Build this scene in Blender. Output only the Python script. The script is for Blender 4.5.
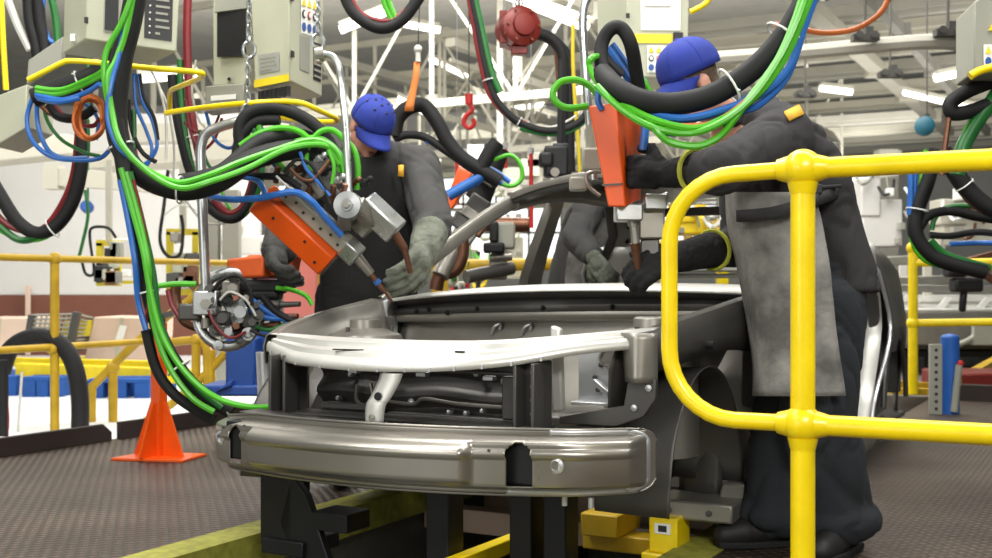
import bpy, math, random
from mathutils import Vector as V, Matrix, noise
random.seed(7)
for _o in list(bpy.data.objects): bpy.data.objects.remove(_o)
SC = bpy.context.scene; COL = SC.collection
# ---------------------------------------------------------------- camera, world, lights, exposure
F = 1150.0; CX = 496.0; HY = 287.0; CAMZ = 0.87
cam = bpy.data.cameras.new('camera'); camo = bpy.data.objects.new('camera', cam); COL.objects.link(camo)
camo.location = (0, 0, CAMZ); camo.rotation_euler = (math.pi/2, 0, 0)
cam.sensor_width = 36; cam.lens = F/992*36; cam.shift_y = 8/992; cam.clip_end = 200
SC.camera = camo
cam.dof.use_dof = True; cam.dof.focus_distance = 3.3; cam.dof.aperture_fstop = 5.0
w = bpy.data.worlds.new('hall_daylight'); SC.world = w; w.use_nodes = True  # added ambient fill, even from all sides
w.node_tree.nodes['Background'].inputs[0].default_value = (0.93, 1.0, 0.97, 1)
w.node_tree.nodes['Background'].inputs[1].default_value = 0.2
SC.view_settings.view_transform = 'Standard'; SC.view_settings.look = 'None'
SC.view_settings.gamma = 1; SC.view_settings.use_curve_mapping = False; SC.view_settings.exposure = 0.0
def area(loc, target, sx, sy, power, col=(1, .98, .93)):
    l = bpy.data.lights.new('hall_lamp', 'AREA'); l.shape = 'RECTANGLE'; l.size = sx; l.size_y = sy; l.energy = power; l.color = col
    o = bpy.data.objects.new('hall_lamp', l); COL.objects.link(o); o.location = loc
    o.rotation_euler = (V(target)-V(loc)).to_track_quat('-Z', 'Y').to_euler(); return o
# rows of fluorescent hall lamps over the line, with unseen fill lights added
area((-1.2, 4.2, 4.6), (-.9, 4.4, 0), .5, 5.0, 240)
area((2.2, 3.2, 4.6), (1.8, 3.4, 0), .5, 5.0, 200)
area((.9, -1.2, 2.9), (.3, 3.6, .7), 1.6, .8, 150)  # unseen soft front light behind the camera, flash-like
area((-2.6, 1.0, 3.6), (-.6, 4.0, .6), .6, 2.6, 60)
area((-5.2, -2.4, 1.7), (-.2, 3.4, .5), 4.2, 2.6, 110)  # unseen fill added at the left, for sheen on the bumper
area((-.3, 13.0, 4.4), (-.2, 14, 0), 4.0, 2.0, 380)  # added light that brightens the middle background
area((9.0, 18.0, 2.9), (8.6, 19, 6), 9.0, 8.0, 420)  # added uplight that brightens the ceiling beams from below
area((-4.5, 9.5, 4.6), (-5, 11, 0), 4.0, 3.0, 290)
area((2.0, 10.5, 5.2), (2, 12, 0), 6.0, 3.0, 480)
area((-1.0, 22, 5.9), (-1.0, 22.5, 8), 22.0, 16.0, 3200)  # added uplight above the trusses that brightens the ceiling
# ---------------------------------------------------------------- helpers
def P(x, y, d): return V(((x-CX)/F*d, d, CAMZ-(y-HY)/F*d))
YAW = math.radians(-28.5); CARO = V((-.352, 3.425, 0))
CARM = Matrix.Translation(CARO) @ Matrix.Rotation(YAW, 4, 'Z')
def C(u, v, z): return CARM @ V((u, v, z))
def lin(c): c = c/255; return c/12.92 if c <= .04045 else ((c+.055)/1.055)**2.4
MATS = {}
def mat(name, rgb, rough=.5, metal=0., var=.08, scale=9., bump=0., emit=0., coat=0., bscale=60.):
    if name in MATS: return MATS[name]
    m = bpy.data.materials.new(name); m.use_nodes = True; n = m.node_tree.nodes; L = m.node_tree.links
    b = n['Principled BSDF']; c = [lin(x) for x in rgb]
    b.inputs['Roughness'].default_value = rough; b.inputs['Metallic'].default_value = metal
    b.inputs['Base Color'].default_value = (*c, 1)
    if coat: b.inputs['Coat Weight'].default_value = coat
    tc = n.new('ShaderNodeTexCoord')
    if var:
        t = n.new('ShaderNodeTexNoise'); t.inputs['Scale'].default_value = scale; t.inputs['Detail'].default_value = 5
        L.new(tc.outputs['Object'], t.inputs['Vector'])
        r = n.new('ShaderNodeValToRGB'); e = r.color_ramp.elements
        e[0].position, e[1].position = (.39, .62) if var > .45 else (.3, .7)
        e[0].color = (*[x*(1-var) for x in c], 1); e[1].color = (*[min(1, x*(1+var)) for x in c], 1)
        L.new(t.outputs['Fac'], r.inputs['Fac']); L.new(r.outputs['Color'], b.inputs['Base Color'])
        mr = n.new('ShaderNodeMapRange'); mr.inputs['To Min'].default_value = max(0, rough-.1); mr.inputs['To Max'].default_value = min(1, rough+.1)
        L.new(t.outputs['Fac'], mr.inputs['Value']); L.new(mr.outputs['Result'], b.inputs['Roughness'])
    if bump:
        t2 = n.new('ShaderNodeTexNoise'); t2.inputs['Scale'].default_value = bscale; t2.inputs['Detail'].default_value = 4
        L.new(tc.outputs['Object'], t2.inputs['Vector'])
        bp = n.new('ShaderNodeBump'); bp.inputs['Strength'].default_value = bump; bp.inputs['Distance'].default_value = .01
        L.new(t2.outputs['Fac'], bp.inputs['Height']); L.new(bp.outputs['Normal'], b.inputs['Normal'])
    if emit:
        b.inputs['Emission Color'].default_value = (*c, 1); b.inputs['Emission Strength'].default_value = emit
    MATS[name] = m; return m
def checker_plate():
    m = bpy.data.materials.new('tread_plate'); m.use_nodes = True; n = m.node_tree.nodes; L = m.node_tree.links; b = n['Principled BSDF']
    tc = n.new('ShaderNodeTexCoord'); sep = n.new('ShaderNodeMapping'); sep.inputs['Rotation'].default_value = (0, 0, math.radians(45))
    L.new(tc.outputs['Object'], sep.inputs['Vector'])
    hs = []
    for ax in ('X', 'Y'):
        wv = n.new('ShaderNodeTexWave'); wv.bands_direction = ax; wv.inputs['Scale'].default_value = 8.5; wv.inputs['Distortion'].default_value = .3
        L.new(sep.outputs[0], wv.inputs['Vector']); hs.append(wv)
    mx = n.new('ShaderNodeMath'); mx.operation = 'MULTIPLY'
    L.new(hs[0].outputs['Fac'], mx.inputs[0]); L.new(hs[1].outputs['Fac'], mx.inputs[1])
    bp = n.new('ShaderNodeBump'); bp.inputs['Strength'].default_value = .8; bp.inputs['Distance'].default_value = .01
    L.new(mx.outputs[0], bp.inputs['Height']); L.new(bp.outputs['Normal'], b.inputs['Normal'])
    t = n.new('ShaderNodeTexNoise'); t.inputs['Scale'].default_value = 1.6; t.inputs['Detail'].default_value = 6
    L.new(tc.outputs['Object'], t.inputs['Vector'])
    r = n.new('ShaderNodeValToRGB'); e = r.color_ramp.elements; e[0].position = .3; e[1].position = .75
    e[0].color = (lin(70), lin(58), lin(49), 1); e[1].color = (lin(112), lin(94), lin(80), 1)
    L.new(t.outputs['Fac'], r.inputs['Fac'])
    mm = n.new('ShaderNodeMixRGB'); mm.blend_type = 'MULTIPLY'; mm.inputs['Color2'].default_value = (.38, .38, .38, 1)
    r2 = n.new('ShaderNodeMapRange'); r2.inputs['From Min'].default_value = .05; r2.inputs['From Max'].default_value = .5; r2.inputs['To Min'].default_value = 1; r2.inputs['To Max'].default_value = 0
    L.new(mx.outputs[0], r2.inputs['Value']); L.new(r2.outputs['Result'], mm.inputs['Fac']); L.new(r.outputs['Color'], mm.inputs['Color1'])
    L.new(mm.outputs[0], b.inputs['Base Color']); b.inputs['Roughness'].default_value = .5; b.inputs['Metallic'].default_value = .25
    MATS['tread_plate'] = m; return m
checker_plate()
mat('yellow', (246, 214, 4), .34, 0, .10, 12, coat=.2)
mat('yellow_worn', (186, 150, 22), .5, 0, .18, 9)
mat('yellow_edge', (150, 148, 58), .7, 0, .25, 25, .3)
mat('orange', (234, 88, 10), .38, 0, .1, 6, coat=.2)
mat('orange_worn', (222, 96, 40), .5, 0, .15, 7)
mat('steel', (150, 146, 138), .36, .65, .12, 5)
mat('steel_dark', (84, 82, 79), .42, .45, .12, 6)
mat('steel_bumper', (158, 153, 145), .34, .86, .03, 3)
mat('steel_light', (205, 206, 208), .35, .7, .06, 5)
mat('zinc_white', (206, 205, 199), .40, .45, .05, 5)
mat('silver', (190, 192, 192), .3, .9, .08, 10)
mat('black_steel', (26, 26, 28), .5, .3, .25, 7)
mat('black_rubber', (12, 12, 13), .72, 0, .2, 12)
mat('green_hose', (78, 176, 34), .38, 0, .08, 10)
mat('dark_green_hose', (30, 104, 42), .4, 0, .15, 10)
mat('blue_hose', (42, 104, 184), .38, 0, .1, 10)
mat('red_hose', (120, 26, 30), .42, 0, .1, 10)
mat('orange_wire', (196, 104, 44), .45, 0, .1, 10)
mat('white_cable', (206, 204, 196), .5, 0, .05, 10)
mat('tie', (232, 234, 230), .5, 0, 0)
mat('copper', (118, 82, 64), .4, .8, .2, 12)
mat('box_beige', (183, 184, 162), .5, 0, .06, 5)
mat('box_grey', (150, 150, 138), .5, 0, .08, 5)
mat('display_black', (38, 38, 38), .35, 0, .05)
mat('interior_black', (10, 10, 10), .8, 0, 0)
mat('paper', (240, 240, 234), .8, 0, .03)
mat('sticker_yellow', (240, 214, 40), .5, 0, .03)
mat('sticker_blue', (38, 84, 160), .5, 0, .03)
mat('ink', (40, 40, 42), .6, 0, 0)
mat('cap_blue', (34, 54, 148), .8, 0, .12, 18, .15, bscale=300)
mat('jacket', (68, 67, 66), .85, 0, .14, 9, .3, bscale=220)
mat('jacket_dark', (48, 47, 48), .85, 0, .16, 9, .3, bscale=220)
mat('trousers', (36, 39, 44), .9, 0, .2, 8, .3, bscale=200)
mat('apron_black', (9, 9, 10), .85, 0, .2, 9, .2)
mat('leather_grey', (122, 120, 115), .8, 0, .5, 6, .35, bscale=60)
mat('glove_grey', (104, 108, 96), .9, 0, .4, 14, .4)
mat('glove_dark', (62, 62, 60), .9, 0, .25, 16, .4)
mat('glove_black', (20, 20, 22), .9, 0, .2, 16, .3)
mat('trim_green', (176, 178, 60), .8, 0, .1)
mat('patch_yellow', (214, 160, 40), .7, 0, .08, 20)
mat('skin', (206, 150, 128), .5, 0, .08, 14)
mat('hair', (92, 74, 60), .8, 0, .25, 60, .5, bscale=300)
mat('eye', (236, 232, 226), .3, 0, 0)
mat('boot', (24, 22, 22), .6, 0, .2)
mat('wall_white', (206, 203, 198), .7, 0, .03, 2)
mat('wall_brown', (112, 66, 50), .6, 0, .1, 4)
mat('hall_floor', (222, 224, 224), .45, 0, .04, 1.5)
mat('line_floor', (96, 90, 84), .6, 0, .15, 2)
mat('pit_floor', (112, 112, 106), .8, 0, .25, 3, .3)
mat('roof_white', (184, 180, 165), .6, 0, .05, 2)
mat('roof_grey', (150, 147, 136), .7, 0, .08, 2)
mat('roof_dark', (140, 137, 128), .8, 0, .1, 2)
mat('lamp_glow', (255, 253, 244), .5, 0, 0, emit=2.6)
mat('window_glow', (250, 252, 250), .5, 0, 0, emit=1.5)  # glow of the panels added on the far wall
mat('cardboard', (212, 186, 166), .8, 0, .06, 4)
mat('pallet_blue', (24, 80, 156), .7, 0, .15, 5)
mat('machine_blue', (30, 74, 150), .5, 0, .12, 5)
mat('post_blue', (30, 88, 168), .45, 0, .1, 6)
mat('red_drum', (118, 34, 26), .4, .1, .15, 8)
mat('red_paint', (190, 36, 34), .45, 0, .1, 8)
mat('pink_panel', (222, 128, 116), .6, 0, .06, 4)
mat('kick_brown', (44, 33, 29), .7, .2, .2, 5)
mat('strap_orange', (222, 128, 62), .7, 0, .1, 10)
mat('teal', (24, 86, 104), .5, 0, .1, 8)
mat('cable_yellow', (212, 190, 40), .5, 0, .05)
class MB:
    def __init__(s): s.v = []; s.f = []; s.sm = []
    def add(s, vs, fs, smooth=False):
        k = len(s.v); s.v += [V(p) for p in vs]; s.f += [[i+k for i in f] for f in fs]; s.sm += [smooth]*len(fs); return s
    def hexa(s, p):  # 4 bottom ccw, 4 top
        return s.add(p, [(3,2,1,0),(4,5,6,7),(0,1,5,4),(1,2,6,5),(2,3,7,6),(3,0,4,7)])
    def box(s, c, size, R=None):
        a, b, d = [x/2 for x in size]; c = V(c)
        p = [V(q) for q in ((-a,-b,-d),(a,-b,-d),(a,b,-d),(-a,b,-d),(-a,-b,d),(a,-b,d),(a,b,d),(-a,b,d))]
        if R is not None: p = [R @ q for q in p]
        return s.hexa([q+c for q in p])
    def bar(s, p0, p1, wd, ht, up=(0,0,1)):
        p0 = V(p0); p1 = V(p1); t = (p1-p0).normalized(); x = t.cross(V(up))
        if x.length < 1e-4: x = t.cross(V((1,0,0)))
        x.normalize(); y = x.cross(t); x = x*wd/2; y = y*ht/2
        return s.hexa([p0-x-y, p0+x-y, p1+x-y, p1-x-y, p0-x+y, p0+x+y, p1+x+y, p1-x+y])
    def tube(s, pts, r, n=10, closed=False):
        pts = [V(p) for p in pts]; N = len(pts); rr = r if isinstance(r, (list, tuple)) else [r]*N
        tang = []
        for i in range(N):
            a = pts[i-1] if (i > 0 or closed) else pts[i]; b = pts[(i+1) % N] if (i < N-1 or closed) else pts[i]
            tang.append((b-a).normalized())
        nx = tang[0].cross(V((0,0,1)))
        if nx.length < .05: nx = tang[0].cross(V((1,0,0)))
        nx.normalize(); vs = []
        for i in range(N):
            t = tang[i]; nx = (nx - t*nx.dot(t)); nx.normalize(); ny = t.cross(nx)
            for k in range(n):
                a = 2*math.pi*k/n; vs.append(pts[i]+(nx*math.cos(a)+ny*math.sin(a))*rr[i])
        fs = []
        for i in range(N if closed else N-1):
            j = (i+1) % N
            for k in range(n): fs.append((i*n+k, i*n+(k+1)%n, j*n+(k+1)%n, j*n+k))
        s.add(vs, fs, True)
        if not closed:
            s.add(vs[:n], [list(range(n))[::-1]]); s.add(vs[-n:], [list(range(n))])
        return s
    def cyl(s, p0, p1, r0, r1=None, n=20):
        p0 = V(p0); p1 = V(p1); r1 = r0 if r1 is None else r1
        return s.tube([p0, p1], [r0, r1], n)
    def ball(s, c, r, R=None, nu=18, nv=10):
        r = V((r, r, r)) if not hasattr(r, '__len__') else V(r); c = V(c); vs = []
        for i in range(nv+1):
            th = math.pi*i/nv
            for k in range(nu):
                a = 2*math.pi*k/nu; q = V((math.sin(th)*math.cos(a)*r.x, math.sin(th)*math.sin(a)*r.y, math.cos(th)*r.z))
                vs.append(c+(R @ q if R is not None else q))
        fs = [(i*nu+k, (i+1)*nu+k, (i+1)*nu+(k+1)%nu, i*nu+(k+1)%nu) for i in range(nv) for k in range(nu)]
        return s.add(vs, fs, True)
    def lathe(s, c, axis, prof, n=28):
        c = V(c); t = V(axis).normalized(); x = t.cross(V((0,0,1)))
        if x.length < .05: x = t.cross(V((1,0,0)))
        x.normalize(); y = t.cross(x); vs = []
        for r, h in prof:
            for k in range(n):
                a = 2*math.pi*k/n; vs.append(c+t*h+(x*math.cos(a)+y*math.sin(a))*r)
        m = len(prof)
        return s.add(vs, [(i*n+k, i*n+(k+1)%n, (i+1)*n+(k+1)%n, (i+1)*n+k) for i in range(m-1) for k in range(n)], True)
    def prism(s, poly, off):
        poly = [V(p) for p in poly]; off = V(off); n = len(poly)
        return s.add(poly+[p+off for p in poly], [list(range(n))[::-1], list(range(n, 2*n))]+[(i, (i+1)%n, n+(i+1)%n, n+i) for i in range(n)])
    def grid(s, rows, smooth=True, skip=()):
        m = len(rows); n = len(rows[0]); vs = [p for r in rows for p in r]
        return s.add(vs, [(i*n+j, i*n+j+1, (i+1)*n+j+1, (i+1)*n+j) for i in range(m-1) for j in range(n-1) if (i, j) not in skip], smooth)
    def loft(s, rings, smooth=True):
        m = len(rings); n = len(rings[0]); vs = [p for r in rings for p in r]
        s.add(vs, [(i*n+k, i*n+(k+1)%n, (i+1)*n+(k+1)%n, (i+1)*n+k) for i in range(m-1) for k in range(n)], smooth)
        s.add(rings[0], [list(range(n))[::-1]]); s.add(rings[-1], [list(range(n))]); return s
def props(o, label=None, cat=None, group=None, kind=None):
    if label: o['label'] = label
    if cat: o['category'] = cat
    if group: o['group'] = group
    if kind: o['kind'] = kind
    return o
ROOTM = {}
def root_of(o):
    while o.parent: o = o.parent
    return o
def thing(name, label, cat, loc, rotz=0., group=None):
    o = bpy.data.objects.new(name, None); COL.objects.link(o); o.location = loc; o.rotation_euler = (0, 0, rotz); o.empty_display_size = .1
    ROOTM[o.name] = (Matrix.Translation(V(loc)) @ Matrix.Rotation(rotz, 4, 'Z'))
    return props(o, label, cat, group)
def build(mb, name, m, parent=None, origin=None, world=True, bevel=0., solid=0., sub=0, label=None, offs=0., seg=2, sharp=True):
    """one mesh object; verts are world coordinates unless world=False"""
    vs = mb.v
    if parent is not None and world:
        iv = ROOTM[root_of(parent).name].inverted(); vs = [iv @ p for p in vs]
    if parent is None and origin is not None: vs = [p-V(origin) for p in vs]
    me = bpy.data.meshes.new(name); me.from_pydata([tuple(p) for p in vs], [], mb.f)
    me.polygons.foreach_set('use_smooth', mb.sm); me.materials.append(MATS[m] if isinstance(m, str) else m); me.update()
    if sharp: me.set_sharp_from_angle(angle=math.radians(38))
    o = bpy.data.objects.new(name, me); COL.objects.link(o)
    if parent is not None: o.parent = parent
    elif origin is not None: o.location = origin
    if solid:
        k = o.modifiers.new('thickness', 'SOLIDIFY'); k.thickness = solid; k.offset = offs
    if bevel:
        k = o.modifiers.new('edge', 'BEVEL'); k.width = bevel; k.segments = seg; k.limit_method = 'ANGLE'; k.angle_limit = math.radians(40)
    if sub:
        k = o.modifiers.new('round', 'SUBSURF'); k.levels = sub; k.render_levels = sub
    if label: o['label'] = label
    return o
def single(mb, name, m, label, cat, origin, group=None, **kw):
    return props(build(mb, name, m, None, origin, **kw), label, cat, group)
def struct(mb, name, m, origin=None, **kw):
    return props(build(mb, name, m, None, origin, **kw), kind='structure')
def cr(pts, k=7, closed=False):
    pts = [V(p) for p in pts]; n = len(pts); out = []
    if n < 3 and not closed: return pts
    for i in range(n if closed else n-1):
        if closed: a, b, c, d = pts[i-1], pts[i], pts[(i+1)%n], pts[(i+2)%n]
        else: a, b, c, d = pts[max(i-1, 0)], pts[i], pts[i+1], pts[min(i+2, n-1)]
        for j in range(k):
            t = j/k; out.append(.5*((2*b)+(c-a)*t+(2*a-5*b+4*c-d)*t*t+(3*b-a-3*c+d)*t**3))
    if not closed: out.append(pts[-1])
    return out
def px(pts, d=4.): return [P(p[0], p[1], p[2] if len(p) > 2 else d) for p in pts]
def frame(a, up=(0,0,1)):   # matrix with x along a, z near up
    x = V(a).normalized(); y = V(up).cross(x).normalized(); z = x.cross(y)
    return Matrix((x, y, z)).transposed()
HOSE = {'k': ('black_rubber', 'black rubber hose'), 'g': ('green_hose', 'bright green hose'), 'dg': ('dark_green_hose', 'dark green hose'), 'b': ('blue_hose', 'blue hose'),
        'r': ('red_hose', 'dark red hose'), 'o': ('orange_wire', 'thin orange cable'), 'w': ('white_cable', 'thin white cable'), 'c': ('copper', 'brown hose'), 'y': ('cable_yellow', 'yellow cable')}
def bundle(label, d, hoses, ties=(), name='hose_bundle', cat='hoses', group=None):
    """hoses: (colour key, radius m, points); ties: (hose index, fraction, ring radius)"""
    first = px(hoses[0][2], d)
    t = thing(name, label, cat, first[0], 0, group); paths = []
    for key, r, pts in hoses:
        pth = cr(px(pts, d)); paths.append(pth); mb = MB(); mb.tube(pth, r, 10 if r > .02 else 8)
        build(mb, 'hose' if key not in 'ow' else 'cable', HOSE[key][0], t, label=HOSE[key][1])
    for hi, fr, rr in ties:
        pth = paths[hi]; i = min(max(int(fr*(len(pth)-1)), 1), len(pth)-2); tg = (pth[i+1]-pth[i-1]).normalized()
        a = tg.cross(V((0,1,0))).normalized(); b = tg.cross(a)
        ring = [pth[i]+(a*math.cos(q*math.pi/8)+b*math.sin(q*math.pi/8))*rr for q in range(16)]
        mb = MB(); mb.tube(ring, .0035, 6, True); mb.bar(ring[3], ring[3]+(ring[3]-pth[i]).normalized()*.02, .006, .004)
        build(mb, 'cable_tie', 'tie', t)
    return t
# blobs: rounded volumes melted into one continuous surface
def cone(mb, p0, r0, p1, r1):
    p0 = V(p0); p1 = V(p1); n = 7
    mb.ball(p0, r0, nu=14, nv=8); mb.ball(p1, r1, nu=14, nv=8)
    pts = [p0.lerp(p1, i/n) for i in range(n+1)]; mb.tube(pts, [r0+(r1-r0)*i/n for i in range(n+1)], 14); return mb
def limb(mb, pts, rs):
    for i in range(len(pts)-1): cone(mb, pts[i], rs[i], pts[i+1], rs[i+1])
def torso(mb, stations, side, fwd):   # stations: (centre, half width, half depth)
    rings = []
    st = stations
    for c, a, b in st: rings.append([V(c)+side*a*math.cos(2*math.pi*k/24)+fwd*b*math.sin(2*math.pi*k/24) for k in range(24)])
    mb.loft(rings)
def blob(mb, name, m, parent, voxel=.01, smooth=4, wr=0., wf=9., aniso=(1,1,1), seed=0., cut=None, label=None):
    me = bpy.data.meshes.new('tmp'); me.from_pydata([tuple(p) for p in mb.v], [], mb.f); me.update()
    o = bpy.data.objects.new('tmp', me); COL.objects.link(o)
    k = o.modifiers.new('a', 'REMESH'); k.mode = 'VOXEL'; k.voxel_size = voxel
    k = o.modifiers.new('b', 'SMOOTH'); k.factor = .5; k.iterations = smooth
    dg = bpy.context.evaluated_depsgraph_get(); dg.update()
    me2 = bpy.data.meshes.new_from_object(o.evaluated_get(dg)); bpy.data.objects.remove(o); bpy.data.meshes.remove(me)
    if wr:
        A = V(aniso); S = V((seed, seed*1.7, -seed)); ns = [v.normal.copy() for v in me2.vertices]
        for v, nn in zip(me2.vertices, ns):
            q = V((v.co.x*A.x, v.co.y*A.y, v.co.z*A.z))*wf+S
            q = q + V((noise.noise(q*.6), noise.noise(q*.6+V((9,2,5))), noise.noise(q*.6+V((3,8,1)))))*.9
            n1 = noise.noise(q); n2 = noise.noise(q*1.9+V((4,4,4))); cr1 = max(0, 1-abs(n1)*4.5)**2; cr2 = max(0, 1-abs(n2)*4.)**2
            v.co += nn*wr*(.8*noise.noise(q*.7+V((7,1,2)))-.8*cr1-.35*cr2+.3)
    mb2 = MB(); mb2.v = [v.co.copy() for v in me2.vertices]; mb2.f = [list(p.vertices) for p in me2.polygons]
    if cut: mb2.f = [f for f in mb2.f if not cut(sum((mb2.v[i] for i in f), V())/len(f))]
    mb2.sm = [True]*len(mb2.f); bpy.data.meshes.remove(me2)
    return build(mb2, name, m, parent, label=label, sharp=False)
# ================================================================ the setting
Q = lambda pts: [C(*p) for p in pts]
def cbox(mb, u0, u1, v0, v1, z0, z1):
    return mb.hexa(Q([(u0,v0,z0),(u1,v0,z0),(u1,v1,z0),(u0,v1,z0),(u0,v0,z1),(u1,v0,z1),(u1,v1,z1),(u0,v1,z1)]))
def carspace(mb, name, m, kind='structure', **kw):
    # a static piece laid out along the line: its own origin and rotation follow the line
    t = CARM.inverted(); mb.v = [t @ p for p in mb.v]; o = build(mb, name, m, None, None, **kw); o.matrix_world = CARM
    return props(o, kind=kind)
mb = MB(); cbox(mb, -3.12, -.87, -2.2, 7.0, -.10, 0); carspace(mb, 'floor_platform', 'tread_plate')
mb = MB(); cbox(mb, .79, 6.5, -4.5, 1.7, -.10, 0); cbox(mb, .64, 6.5, 1.7, 6.6, -.10, 0); carspace(mb, 'floor_walkway', 'tread_plate')
mb = MB(); cbox(mb, -.87, -.72, -2.2, 7.0, -.11, .004); carspace(mb, 'trim_1', 'yellow_edge')
mb = MB(); cbox(mb, .64, .79, -4.5, 1.7, -.11, .004); carspace(mb, 'trim_2', 'yellow_edge')
mb = MB(); cbox(mb, -.80, .72, -5, 9.0, -.62, -.55); carspace(mb, 'floor_pit', 'pit_floor')
mb = MB(); cbox(mb, -.86, -.80, -5, 7.0, -.6, -.12); cbox(mb, .72, .78, -5, 6.6, -.6, -.12); carspace(mb, 'wall_pit', 'pit_floor')
mb = MB(); cbox(mb, -34, -3.13, -4, 24, -.3, -.02); carspace(mb, 'floor', 'hall_floor')
mb = MB(); cbox(mb, -3.13, 30, 7.05, 45, -.3, -.025); carspace(mb, 'floor_line', 'line_floor')
mb = MB(); mb.box((-8.2, 15.1, 1.95), (10.2, .2, 2.36)); struct(mb, 'wall_left', 'wall_white')
mb = MB(); mb.box((-8.2, 15.08, .37), (10.2, .2, .79)); struct(mb, 'baseboard_left', 'wall_brown')
mb = MB(); mb.box((0, 46, 4.), (60, .3, 8.4)); struct(mb, 'wall_back', 'wall_white')
mb = MB(); mb.box((0, 30, 8.2), (60, 40, .2)); struct(mb, 'ceiling', 'roof_dark')
for i in range(5):   # glowing panels added on the far wall to whiten the background
    x0 = -15+i*6.2
    mb = MB(); mb.box((x0+2.6, 45.8, 3.6), (5.2, .06, 3.4)); o = struct(mb, 'window_%d' % (i+1), 'window_glow')
    mb = MB()
    for k in range(5): mb.box((x0+k*1.3, 45.74, 3.6), (.1, .1, 3.5))
    for k in range(4): mb.box((x0+2.6, 45.74, 1.9+k*1.13), (5.2, .1, .1))
    build(mb, 'window_frame', 'roof_white', o, world=False)
# kick plates at the platform edge
for i, (v0, v1) in enumerate(((-1.5, 1.84), (1.90, 4.6))):
    mb = MB(); mb.prism(Q([(-3.10,v0,0),(-3.10,v1,0),(-3.10,v1,.05),(-3.10,v1-.06,.10),(-3.10,v0,.10)]), C(-3.07,0,0)-C(-3.10,0,0))
    single(mb, 'kick_plate', 'kick_brown', ['dark brown kick plate along the platform edge below the long yellow railing', 'dark brown kick plate behind the foot of the orange stand'][i], 'kick plate', C(-3.08, (v0+v1)/2, 0), bevel=.004)
mb = MB(); cbox(mb, .8, 7.0, 6.6, 6.72, -.05, .12); single(mb, 'kerb', 'kick_brown', 'dark kerb closing the walkway behind the blue post', 'kerb', C(3, 6.66, 0))
# ---------------------------------------------------------------- roof steel
ORD = ['first', 'second', 'third', 'fourth', 'fifth', 'sixth', 'seventh', 'eighth', 'ninth', 'tenth', 'eleventh', 'twelfth']
def truss(c, half, z0, z1, n, idx, r=.05, ang=YAW):
    dx = V((math.cos(ang), math.sin(ang), 0)); c = V(c)
    t = thing('roof_truss', ('white lattice roof truss crossing the hall, %s one back from the welding line' % ORD[idx]) if idx < 5 else ('white lengthwise roof truss over the hall, %s one from the car' % ORD[idx-5]), 'roof truss', c, 0, 'white lattice roof trusses')
    for z in (z0, z1):
        mb = MB(); mb.bar(c-dx*half+V((0,0,z)), c+dx*half+V((0,0,z)), .08, .10); build(mb, 'chord', 'roof_white', t)
    for i in range(n+1):
        a = c+dx*(-half+2*half*i/n); mb = MB(); mb.bar(a+V((0,0,z0)), a+V((0,0,z1)), .055, .055, (0,1,0)); build(mb, 'post', 'roof_white', t)
        if i < n:
            b = c+dx*(-half+2*half*(i+1)/n)
            if i % 2: a, b = b, a
            mb = MB(); mb.bar(a+V((0,0,z0)), b+V((0,0,z1)), .04, .04, (0,1,0)); build(mb, 'brace', 'roof_white', t)
for i, (x, y, half, z0, z1, n) in enumerate(((-2.4, 15.5, 4.2, 3.2, 4.9, 7), (-2.0, 19, 5.0, 3.0, 4.9, 8), (-1.2, 23, 6.5, 3.1, 5.2, 9), (-.5, 28, 8.0, 3.2, 5.6, 10), (0, 34, 10.0, 3.2, 6.2, 11))):
    truss((x, y, 0), half, z0, z1, n, i)
for i, (u, v, z0, z1) in enumerate(((-5.2, 14, 3.7, 4.9), (-7.6, 16, 3.6, 5.0), (-10.5, 20, 3.5, 5.2))):
    truss(C(u, v+5, 0), 8.0, z0, z1, 11, i+5, ang=YAW+math.pi/2)
for i, (yy, wd) in enumerate(((8, .5), (28, .6), (47, .5), (66, .6), (86, .6), (102, .6), (116, .7), (128, .8), (139, .9), (150, 1.0))):
    z = 4.9; Y_ = F*4.03/(287-yy); p9 = CARM.inverted() @ V(((905-CX)/F*Y_, Y_, 0)); vv = p9.y; un = p9.x
    mb = MB(); u0 = un-[3.2,9,4.2,12,5.2,14,6.4,16,18,20][i]; u1 = un+4.5
    mb.bar(C(u0, vv, z), C(u1, vv, z), wd, .16); mb.bar(C(u0, vv-.1, z-.11), C(u1, vv-.1, z-.11), wd*.35, .07)
    single(mb, 'ceiling_beam', 'roof_white' if i % 3 else 'roof_grey', 'pale ceiling beam crossing the hall, %s one back over the walkway' % ORD[i], 'ceiling beam', C(un, vv, z), 'pale cross beams over the walkway', bevel=.01)
for i, (u, m, z, wd) in enumerate(((-1.6, 'roof_white', 4.5, .24), (-.75, 'roof_dark', 4.45, .12), (-4.2, 'roof_white', 4.5, .22))):
    mb = MB(); mb.bar(C(u, 10, z), C(u, 26, z), wd, .16)
    for k in range(5): mb.box(C(u, 11+k*3.0, z-.02), (wd*1.6, .22, .24))
    single(mb, 'ceiling_rail', m, ['wide white rail running away under the cross beams', 'thin dark conduit rail running away under the cross beams', 'white rail running away above the worker in the visor-down cap'][i], 'ceiling rail', C(u, 12, z))
for i, (u, z) in enumerate(((-6.3, 4.3), (-8.8, 4.4))):
    mb = MB(); mb.bar(C(u, 11, z), C(u, 30, z), .16, .12); mb.bar(C(u, 11, z-.25), C(u, 30, z-.25), .05, .05)
    for k in range(8): mb.bar(C(u, 12+k*2.2, z), C(u, 12+k*2.2, z-.25), .04, .04)
    single(mb, 'cable_tray', 'roof_grey' if i else 'roof_white', ['white cable tray running under the trusses behind the red drum', 'grey cable tray running under the trusses behind the orange strap'][i], 'cable tray', C(u, 12, z))
mb = MB()
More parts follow.
